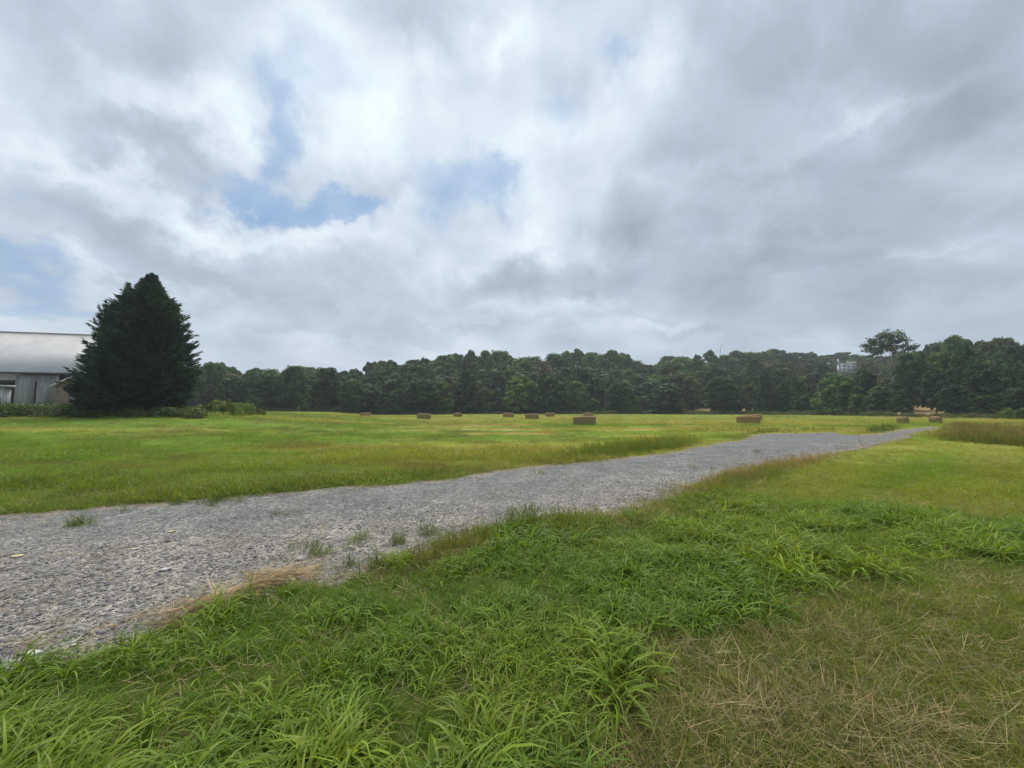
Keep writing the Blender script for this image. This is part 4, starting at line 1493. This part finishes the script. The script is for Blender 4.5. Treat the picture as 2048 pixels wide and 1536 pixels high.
# the ridge: rise chosen for a 6.2 m half depth
hd_ = 6.4
d = ray(60, 667)
nn = np.array([uy[0], uy[1], 0])
t = (nn.dot(np.array([pc[0], pc[1], zb]) - CAM) + hd_) / nn.dot(d)
ridge = float((CAM + d * t)[2] - zb)
print('barn eave', eave, 'ridge', ridge, xl, xr)
MB().box(xl, 0, 0, .25, -.6, eave).build('wall', M_WALL, barn)
w = MB().box(.0, xr, .35, .6, -.6, eave)
w.build('side_wall', M_BROWN, barn)
bw_ = MB().box(xl, xr, 2 * hd_ - .25, 2 * hd_, -.6, eave)
for xx in (xl, xr - .25):
    bw_.hexa([(xx, .62, -.6), (xx + .25, .62, -.6), (xx, 2 * hd_ - .27, -.6), (xx + .25, 2 * hd_ - .27, -.6), (xx, .62, eave), (xx + .25, .62, eave), (xx, 2 * hd_ - .27, eave), (xx + .25, 2 * hd_ - .27, eave)])
    bw_.add([(xx, .62, eave), (xx, 2 * hd_ - .27, eave), (xx, hd_, ridge - .3), (xx + .25, .62, eave), (xx + .25, 2 * hd_ - .27, eave), (xx + .25, hd_, ridge - .3), (xx, (.62 + hd_) / 2, (eave + ridge - .3) / 2), (xx + .25, (.62 + hd_) / 2, (eave + ridge - .3) / 2)],
            [(0, 1, 2, 6), (3, 4, 5, 7), (0, 3, 5, 2), (1, 4, 5, 2)])
bw_.build('gable_wall', M_BROWN, barn)
ov = .55
sl = (ridge - eave) / hd_
rf_ = MB()
for y0, y1, z0, z1 in ((-ov, hd_, eave - sl * ov + .12, ridge + .12), (2 * hd_ + ov, hd_, eave - sl * ov + .12, ridge + .12)):
    V = []
    for dz in (-.1, 0):
        for (y, zz) in ((y0, z0), (y1, z1)):
            for x in (xl - .4, xr + .4):
                V.append((x, y, zz + dz))
    rf_.hexa(V)
rf_.build('roof', M_ROOF, barn)
MB().box(xl - .4, xr + .4, -ov - .06, -ov + .02, eave - sl * ov - .18, eave - sl * ov + .02).build('eave_shadow_board', M_RAIL_SHADOW, barn)  # dark strip paints in the shadow line at the roof's edge
MB().box(xl - .4, xr + .4, hd_ - .12, hd_ + .12, ridge + .1, ridge + .2).build('ridge_cap', M_ROOF, barn)
# sliding doors, their rail, and the dark gap between
xa, za = loc(45, 748)
xb, _ = loc(106, 748)
MB().box(xa, xb, -.14, -.02, za - .1, za + .05).build('door_rail', M_RAIL_SHADOW, barn)
xg0, zg = loc(71, 763)
xg1, _ = loc(75.5, 763)
zlow = -.5
dd_ = MB().box(loc(33, 760)[0], xg0, -.10, -.02, zlow, za - .12).build('sliding_door', M_DOOR, barn)
MB().box(xg1, xb - .2, -.10, -.02, zlow, za - .12).build('sliding_door', M_DOOR, barn)
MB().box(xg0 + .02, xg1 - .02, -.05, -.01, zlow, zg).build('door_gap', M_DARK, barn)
MB().box(xg0 + .02, xg1 - .02, -.09, -.015, zg + .02, za - .12).build('door_batten', M_DOOR, barn)
x1, z1 = loc(32, 764)
x0, _ = loc(-60, 764)
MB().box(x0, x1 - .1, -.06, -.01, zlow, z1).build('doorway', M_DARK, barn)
MB().box(x0 - .1, x1, -.12, -.02, z1 + .02, z1 + .25).build('door_lintel', M_BROWN, barn)
MB().box(-.16, .04, -.03, .27, -.6, eave - .1).build('corner_board', M_TRIM, barn)
tag(barn, 'long barn with pale metal roof and weathered white board front', 'barn')

# the lean-to with its brick gable
lt = empty('lean_to', (pc[0], pc[1], zb), yaw)
yl = -3.0


def loc2(px, py, off):
    d = ray(px, py)
    nn = np.array([uy[0], uy[1], 0])
    t = (nn.dot(np.array([pc[0], pc[1], zb]) - CAM) + off) / nn.dot(d)
    P = CAM + d * t
    return float((P[:2] - pc[:2]).dot(ux)), float(P[2] - zb)


ex, ez = loc2(104, 774, yl)
rx, rz_ = loc2(140, 757.5, yl)
slp = (rz_ - ez) / (rx - ex)
half = 2.3
ax, az_ = ex + half, ez + slp * half
wx0 = loc2(111, 780, yl)[0]
wall = MB()
V = []
for y in (yl, yl + .25):
    V += [(wx0, y, -.6), (2 * ax - wx0, y, -.6), (2 * ax - wx0, y, ez + slp * (wx0 - ex) - .1), (ax, y, az_ - .12), (wx0, y, ez + slp * (wx0 - ex) - .1)]
me = bpy.data.meshes.new('gable_wall')
me.from_pydata(V, [], [(0, 1, 2, 3, 4), (9, 8, 7, 6, 5)] + [(i, (i + 1) % 5, 5 + (i + 1) % 5, 5 + i) for i in range(5)])
me.materials.append(M_BRICK)
link('gable_wall', me, lt)
MB().box(wx0, wx0 + .25, yl + .26, .30, -.6, ez - .1).box(2 * ax - wx0 - .25, 2 * ax - wx0, yl + .26, .30, -.6, ez - .1).build('side_wall', M_BROWN, lt)
rr = MB()
for sgn in (1, -1):
    V = []
    for dz in (-.02, .1):
        for y in (yl - .35, .30):
            for (x, z_) in ((ax - sgn * half, ez), (ax, az_)):
                V.append((x, y, z_ + dz))
    rr.hexa(V)
rr.build('roof', M_ROOF, lt)
bb = MB()
for sgn in (1, -1):
    bb.hexa([(x, y, z_ + dz) for dz in (-.16, .12) for y in (yl - .42, yl - .36) for (x, z_) in ((ax - sgn * half, ez), (ax, az_))])
bb.build('barge_board', M_TRIM, lt)
tag(lt, 'small brick lean-to with white-edged sloping roof against the barn', 'lean-to')

# small white shed before the dark doorway
yS = -4.5
sx0, sz0 = loc2(-22, 774, yS)
sx1, sz1 = loc2(9, 774, yS)
sh = empty('small_shed', (pc[0], pc[1], zb), yaw)
M_SHED = planks('white_painted_boards', (.30, .31, .30), (.36, .37, .36), 3, dirt=(.36, .36, .35))
MB().box(sx0, sx1, yS, yS + .9, -.6, sz0).build('wall', M_SHED, sh)
MB().box(sx0 - .2, sx1 + .3, yS - .3, yS + 1.1, sz0 + .01, sz0 + .26).build('roof', M_TRIM, sh)
da = loc2(-3, 790, yS)[0]
db = loc2(6, 790, yS)[0]
MB().box(da, db, yS - .06, yS - .01, -.5, sz0 - .45).build('door', M_TRIM, sh)
dc = loc2(1, 790, yS)[0]
de = loc2(3, 790, yS)[0]
MB().box(dc, de, yS - .09, yS - .065, -.5, sz0 - 1.3).build('door_slot', M_DARK, sh)
MB().box(sx1 - .18, sx1 + .03, yS - .05, yS + .2, -.6, sz0 - .02).build('corner_post', M_SHED, sh)
tag(sh, 'small white flat-roofed shed standing before the barn doorway', 'shed')

# ------------------------------------------------------------------ houses on the hill
M_HW = simple_mat('white_siding', (.52, .52, .51), .7, .3, .08, 2)
M_HG = simple_mat('grey_siding', (.26, .28, .29), .8, .3, .12, 2)
M_HR = simple_mat('grey_shingles', (.17, .17, .18), .9, .2, .2, 2)
M_GL = simple_mat('window_glass', (.05, .06, .07), .15, .6, .1)


def house(px, base_py, D, wpx, hpx, roof_h, mw, yaw_, label, chim, gable_front=True):
    p = at(px, base_py, D)
    z = min(float(terrain(p[0], p[1])), p[2])
    root = empty('hill_house', (p[0], p[1], z), yaw_)
    W = wpx / F * D / 2
    Hh = hpx / F * D + p[2] - z
    dp = 3.2
    wl = MB().box(-W, W, -dp, dp, -1, Hh)
    if gable_front:
        wl.add([(-W, -dp, Hh), (W, -dp, Hh), (0, -dp, Hh + roof_h), (-W, -dp + .2, Hh), (W, -dp + .2, Hh), (0, -dp + .2, Hh + roof_h), (-W / 2, -dp, Hh + roof_h / 2), (-W / 2, -dp + .2, Hh + roof_h / 2)], [(0, 1, 2, 6), (3, 4, 5, 7), (0, 3, 5, 2), (1, 2, 5, 4)])
    wl.build('wall', mw, root)
    rf = MB()
    for s in (1, -1):
        if gable_front:
            rf.hexa([(x, y, z_ + dz) for dz in (.02, .25) for y in (-dp - .3, dp + .3) for (x, z_) in ((-s * (W + .4), Hh - .15), (0, Hh + roof_h))])
        else:
            rf.hexa([(x, y, z_ + dz) for dz in (.02, .25) for (y, z_) in ((-s * (dp + .4), Hh - .1), (0, Hh + roof_h)) for x in (-W - .3, W + .3)])
    ro = rf.build('roof', M_HR, root)
    if chim:
        MB().box(chim - .5, chim + .5, -dp - .2, -dp + .9, Hh - 1, Hh + roof_h + 1.4).build('chimney', mw, ro)
    for k in (-.5, .5):
        for zz in (Hh - 1.9, Hh - 4.6):
            fr = MB().box(k * W - .55, k * W + .55, -dp - .06, -dp - .003, zz - .75, zz + .75).build('window', M_HW, root)
            MB().box(k * W - .45, k * W + .45, -dp - .1, -dp - .063, zz - .65, zz + .65).build('pane', M_GL, fr)
    tag(root, label, 'house', 'houses on the wooded hill')


house(1683, 736.5, 290, 12, 9, 2.0, M_HW, -.62, 'white gabled house with chimney showing above the hillside trees', -1.9)
house(1703, 738, 294, 15, 10, 1.6, M_HG, -.75, 'grey long-roofed house next to the white gabled house', 0, False)
house(1652, 740, 300, 9, 6, 1.5, M_HW, -.5, 'small white house half buried in trees beyond the gabled one', 1.2)

# ------------------------------------------------------------------ a bird far up
bp = at(677, 624.5, 70)
V = [(0, .28, 0), (.05, 0, .03), (-.05, 0, .03), (0, 0, -.05), (0, -.3, .01), (.55, .02, .14), (.5, -.12, .13), (.08, -.12, .02), (-.55, .02, .14), (-.5, -.12, .13), (-.08, -.12, .02), (.09, -.42, .01), (-.09, -.42, .01)]
me = bpy.data.meshes.new('bird')
me.from_pydata(V, [], [(0, 1, 2), (0, 3, 1), (0, 2, 3), (1, 4, 2), (1, 3, 4), (2, 4, 3), (1, 5, 6, 7), (2, 10, 9, 8), (4, 11, 12)])
me.materials.append(M_DARK)
b = link('bird', me)
b.location = [float(q) for q in bp]
b.rotation_euler = (.1, .2, .8)
tag(b, 'tiny dark bird flying under the grey clouds', 'bird')

# ------------------------------------------------------------------ sky and light
SUN_EL, SUN_AZ = R(58), R(-12)        # azimuth from the viewing direction, to the east
world = bpy.data.worlds.new('World')
scene.world = world
world.use_nodes = True
nt = world.node_tree
nt.nodes.clear()
N = NT(nt)
out = N.n('ShaderNodeOutputWorld')
bg = N.n('ShaderNodeBackground')
bg.inputs['Strength'].default_value = .1
sky = N.n('ShaderNodeTexSky', sky_type='NISHITA')
sky.sun_disc = False
sky.sun_elevation = SUN_EL
sky.sun_rotation = SUN_AZ
sky.air_density = 1.0
sky.dust_density = 1.6
dirv = N.vmath('NORMALIZE', N.n('ShaderNodeTexCoord').outputs['Generated'])
sp = N.n('ShaderNodeSeparateXYZ')
nt.links.new(dirv, sp.inputs[0])
dx, dy, dz = sp.outputs
zc = N.math('MAXIMUM', dz, 0.0)
az = N.math('ARCTAN2', dx, dy)
el = N.math('ARCSINE', dz)


def comb(x, y, z=0.0):
    c = N.n('ShaderNodeCombineXYZ')
    N.put(c.inputs[0], x); N.put(c.inputs[1], y); N.put(c.inputs[2], z)
    return c.outputs[0]


inv = N.math('DIVIDE', 1.0, N.math('ADD', zc, .30))
plane = comb(N.math('MULTIPLY', dx, inv), N.math('MULTIPLY', dy, inv), 0.0)
mp = N.n('ShaderNodeMapping')
mp.inputs['Scale'].default_value = (1.05, 1.0, 1)
mp.inputs['Location'].default_value = (3.1, 1.7, .4)
nt.links.new(plane, mp.inputs['Vector'])
pl = mp.outputs[0]
# warp of the sky coordinates, so that every patch gets a torn edge
wn = N.n('ShaderNodeTexNoise')
wn.inputs['Scale'].default_value = 4.4
wn.inputs['Detail'].default_value = 6
wn.inputs['Roughness'].default_value = .62
puff = comb(dx, dy, N.math('MULTIPLY', N.math('LOGARITHM', N.math('ADD', zc, .14), 2.718), .62))
nt.links.new(puff, wn.inputs['Vector'])
off = N.vmath('SCALE', N.vmath('SUBTRACT', wn.outputs['Color'], (.5, .5, .5)), scale=.36)
ae = N.vmath('ADD', comb(az, el, 0.0), off)
sx_ = N.n('ShaderNodeSeparateXYZ')
nt.links.new(ae, sx_.inputs[0])
ae = comb(sx_.outputs[0], sx_.outputs[1], 0.0)


def pae(px, py):
    d = ray(px, py)
    d = d / np.linalg.norm(d)
    return math.atan2(d[0], d[1]), math.asin(d[2])


def blobs(lst, base):
    acc = base
    for (px, py, rx, ry, rot, amp) in lst:
        c, s = math.cos(R(rot)), math.sin(R(rot))
        a0 = pae(px, py)
        e1, e2 = pae(px + rx * c * .5, py + rx * s * .5), pae(px - rx * c * .5, py - rx * s * .5)
        f1, f2 = pae(px - ry * s * .5, py + ry * c * .5), pae(px + ry * s * .5, py - ry * c * .5)
        ra, rb = math.hypot(e1[0] - e2[0], e1[1] - e2[1]), math.hypot(f1[0] - f2[0], f1[1] - f2[1])
        ang = math.atan2(e1[1] - e2[1], e1[0] - e2[0])
        m = N.n('ShaderNodeMapping', vector_type='TEXTURE')
        m.inputs['Location'].default_value = (a0[0], a0[1], 0)
        m.inputs['Rotation'].default_value = (0, 0, ang)
        m.inputs['Scale'].default_value = (ra * 1.7, rb * 1.7, 1)
        nt.links.new(ae, m.inputs['Vector'])
        g = N.rng(N.vmath('LENGTH', m.outputs[0]), 0, 1, amp, 0, True)
        acc = N.math('ADD', acc, g)
    return acc


LIGHT = [(770, 200, 170, 130, 0, .34), (620, 50, 240, 90, 0, .16), (1060, 330, 150, 120, 0, .22), (1100, 440, 170, 60, -25, .22), (1340, 70, 60, 80, 0, .22), (1290, 190, 120, 80, -40, .14),
         (290, 190, 170, 50, 22, .20), (440, 250, 110, 70, 15, .24), (340, 425, 240, 30, 25, .16), (560, 485, 240, 30, 8, .20), (800, 500, 170, 50, 5, .16), (880, 425, 90, 50, -20, .20), (1000, 60, 110, 70, 0, .24),
         (1170, 290, 90, 90, 0, .12), (60, 320, 150, 28, 20, .14), (1800, 190, 170, 26, -14, .14), (1500, 400, 160, 26, -12, .10), (1950, 400, 190, 24, -20, .10), (720, 310, 110, 70, 0, .16),
         (1450, 345, 120, 30, -15, .08), (1880, 500, 160, 16, -14, .10), (1150, 600, 70, 20, 0, .12), (1330, 655, 90, 14, 0, .12), (700, 690, 150, 12, 0, .08), (240, 560, 170, 20, 10, .06),
         (110, 520, 160, 20, 15, .10), (30, 640, 200, 16, 5, .06)]
DARK = [(110, 90, 230, 90, 0, -.16), (850, 20, 90, 70, 0, -.24), (330, 330, 150, 55, 25, -.26), (250, 300, 120, 30, 20, -.08), (270, 500, 230, 50, 25, -.22), (430, 560, 200, 36, 15, -.14), (1010, 560, 130, 52, -4, -.36), (1215, 555, 80, 45, 0, -.28), (1720, 60, 260, 110, -10, -.16),
        (1980, 120, 170, 190, 0, -.18), (1640, 330, 250, 50, -18, -.22), (1830, 330, 220, 45, -22, -.18), (1480, 505, 240, 50, -4, -.20), (1900, 560, 240, 40, -12, -.16), (600, 590, 220, 30, 5, -.14), (1310, 310, 90, 40, -15, -.12), (1700, 470, 260, 40, -14, -.16),
        (830, 240, 80, 40, 30, -.16), (120, 430, 220, 40, 15, -.06), (1250, 640, 90, 16, 0, -.14), (850, 655, 140, 14, 0, -.10), (1060, 660, 130, 16, 0, -.12), (560, 670, 170, 12, 0, -.08), (1420, 680, 130, 12, 0, -.10), (560, 540, 120, 30, 20, -.10), (1600, 130, 120, 60, -20, -.10),
        (1400, 600, 200, 30, 0, -.08), (700, 640, 150, 16, 0, -.06)]
HOLE = [(620, 418, 155, 38, 10, 1.05), (700, 444, 80, 24, 5, .75), (565, 315, 60, 50, 20, .86), (572, 215, 44, 95, -22, .68), (640, 140, 120, 44, 8, .36), (935, 350, 120, 46, 12, .66), (1010, 385, 60, 50, -25, .5), (1130, 195, 40, 80, 0, .62), (1250, 80, 36, 70, -10, .66),
        (90, 592, 180, 46, 10, .74), (60, 430, 160, 28, 14, .36), (330, 440, 120, 20, 20, .2), (500, 400, 80, 26, 5, .4), (1060, 60, 40, 40, 0, .2), (880, 400, 70, 30, 15, .35), (470, 150, 60, 40, 0, .12)]
big = N.noise(pl, 1.9, 6, .47, .2)
fin = N.noise(puff, 6.4, 9, .60, .2)
bil = N.math('ABSOLUTE', N.math('SUBTRACT', N.noise(puff, 3.3, 6, .5, .1), .5))
big_c = N.math('MULTIPLY', N.math('SUBTRACT', big, .5), .42)
fin_c = N.math('ADD', N.math('MULTIPLY', N.math('SUBTRACT', fin, .5), .44), N.math('MULTIPLY', N.math('SUBTRACT', .075, bil), 1.25))
side = N.rng(az, -.1, .75, .02, -.09, True)
Lb = blobs(LIGHT + DARK, N.math('ADD', N.math('ADD', .50, side), N.math('ADD', big_c, fin_c)))
ccol = N.ramp(Lb, [(0.0, (.275, .330, .392)), (.28, (.360, .425, .506)), (.5, (.462, .538, .630)), (.72, (.600, .682, .765)), (1.0, (.78, .88, .93))])
Hb = blobs(HOLE, N.math('MULTIPLY', N.math('SUBTRACT', fin, .5), 1.15))
clear = N.math('MULTIPLY', N.rng(Hb, .02, 1.05, 0, .95, True), N.rng(bil, 0.0, .16, .74, 1.0, True))
ccol10 = N.mix(1.0, ccol, (10, 10, 10), 'MULTIPLY')
skyc = N.mix(1.0, sky.outputs[0], (1.0, 1.0, 1.0), 'MULTIPLY')
blue = N.mix(.88, skyc, (1.85, 3.45, 5.9))
col = N.mix(clear, ccol10, blue)
hz = N.rng(dz, 0.0, .10, .30, 0, True)
col = N.mix(hz, col, (4.3, 5.0, 5.6))
nt.links.new(col, bg.inputs['Color'])
nt.links.new(bg.outputs[0], out.inputs['Surface'])
try:
    world.cycles.sampling_method = 'MANUAL'
    world.cycles.sample_map_resolution = 512
except Exception:
    pass

sl_ = bpy.data.lights.new('sun', 'SUN')
sl_.energy = 3.2
sl_.angle = R(35)
sl_.color = (1.0, .945, .83)
so = bpy.data.objects.new('sun', sl_)
COL.objects.link(so)
sv = Vector((math.sin(SUN_AZ) * math.cos(SUN_EL), math.cos(SUN_AZ) * math.cos(SUN_EL), math.sin(SUN_EL)))
so.rotation_euler = (-sv).to_track_quat('-Z', 'Y').to_euler()
so.location = sv * 50 + Vector((0, 0, 5))

# ------------------------------------------------------------------ air
USE_HAZE = True
if USE_HAZE:
    hm, nt, out = newmat('air')
    pv = nt.nodes.new('ShaderNodeVolumePrincipled')
    pv.inputs['Color'].default_value = (.86, .93, 1.0, 1)
    pv.inputs['Density'].default_value = .0004
    pv.inputs['Anisotropy'].default_value = .2
    nt.links.new(pv.outputs[0], out.inputs['Volume'])
    hb = MB().box(-9500, 9500, -100, 950, -2, 95).build('haze', hm)
    tag(hb, kind='stuff')

# ------------------------------------------------------------------ camera and render settings
cam = bpy.data.cameras.new('camera')
cam.sensor_width = 36
cam.lens = F / 2048 * 36
cam.clip_start = .05
cam.clip_end = 20000
co = bpy.data.objects.new('camera', cam)
COL.objects.link(co)
co.location = CAM
co.rotation_euler = (R(90) + PITCH, 0, 0)
scene.camera = co
scene.render.engine = 'CYCLES'
scene.cycles.use_denoising = True
scene.cycles.max_bounces = 6
scene.cycles.diffuse_bounces = 3
scene.cycles.glossy_bounces = 2
scene.cycles.transmission_bounces = 3
scene.cycles.volume_bounces = 0
scene.cycles.transparent_max_bounces = 4
scene.cycles.use_fast_gi = False
scene.view_settings.view_transform = 'Standard'
scene.view_settings.look = 'None'
scene.view_settings.exposure = 0.25
scene.view_settings.gamma = 1.0
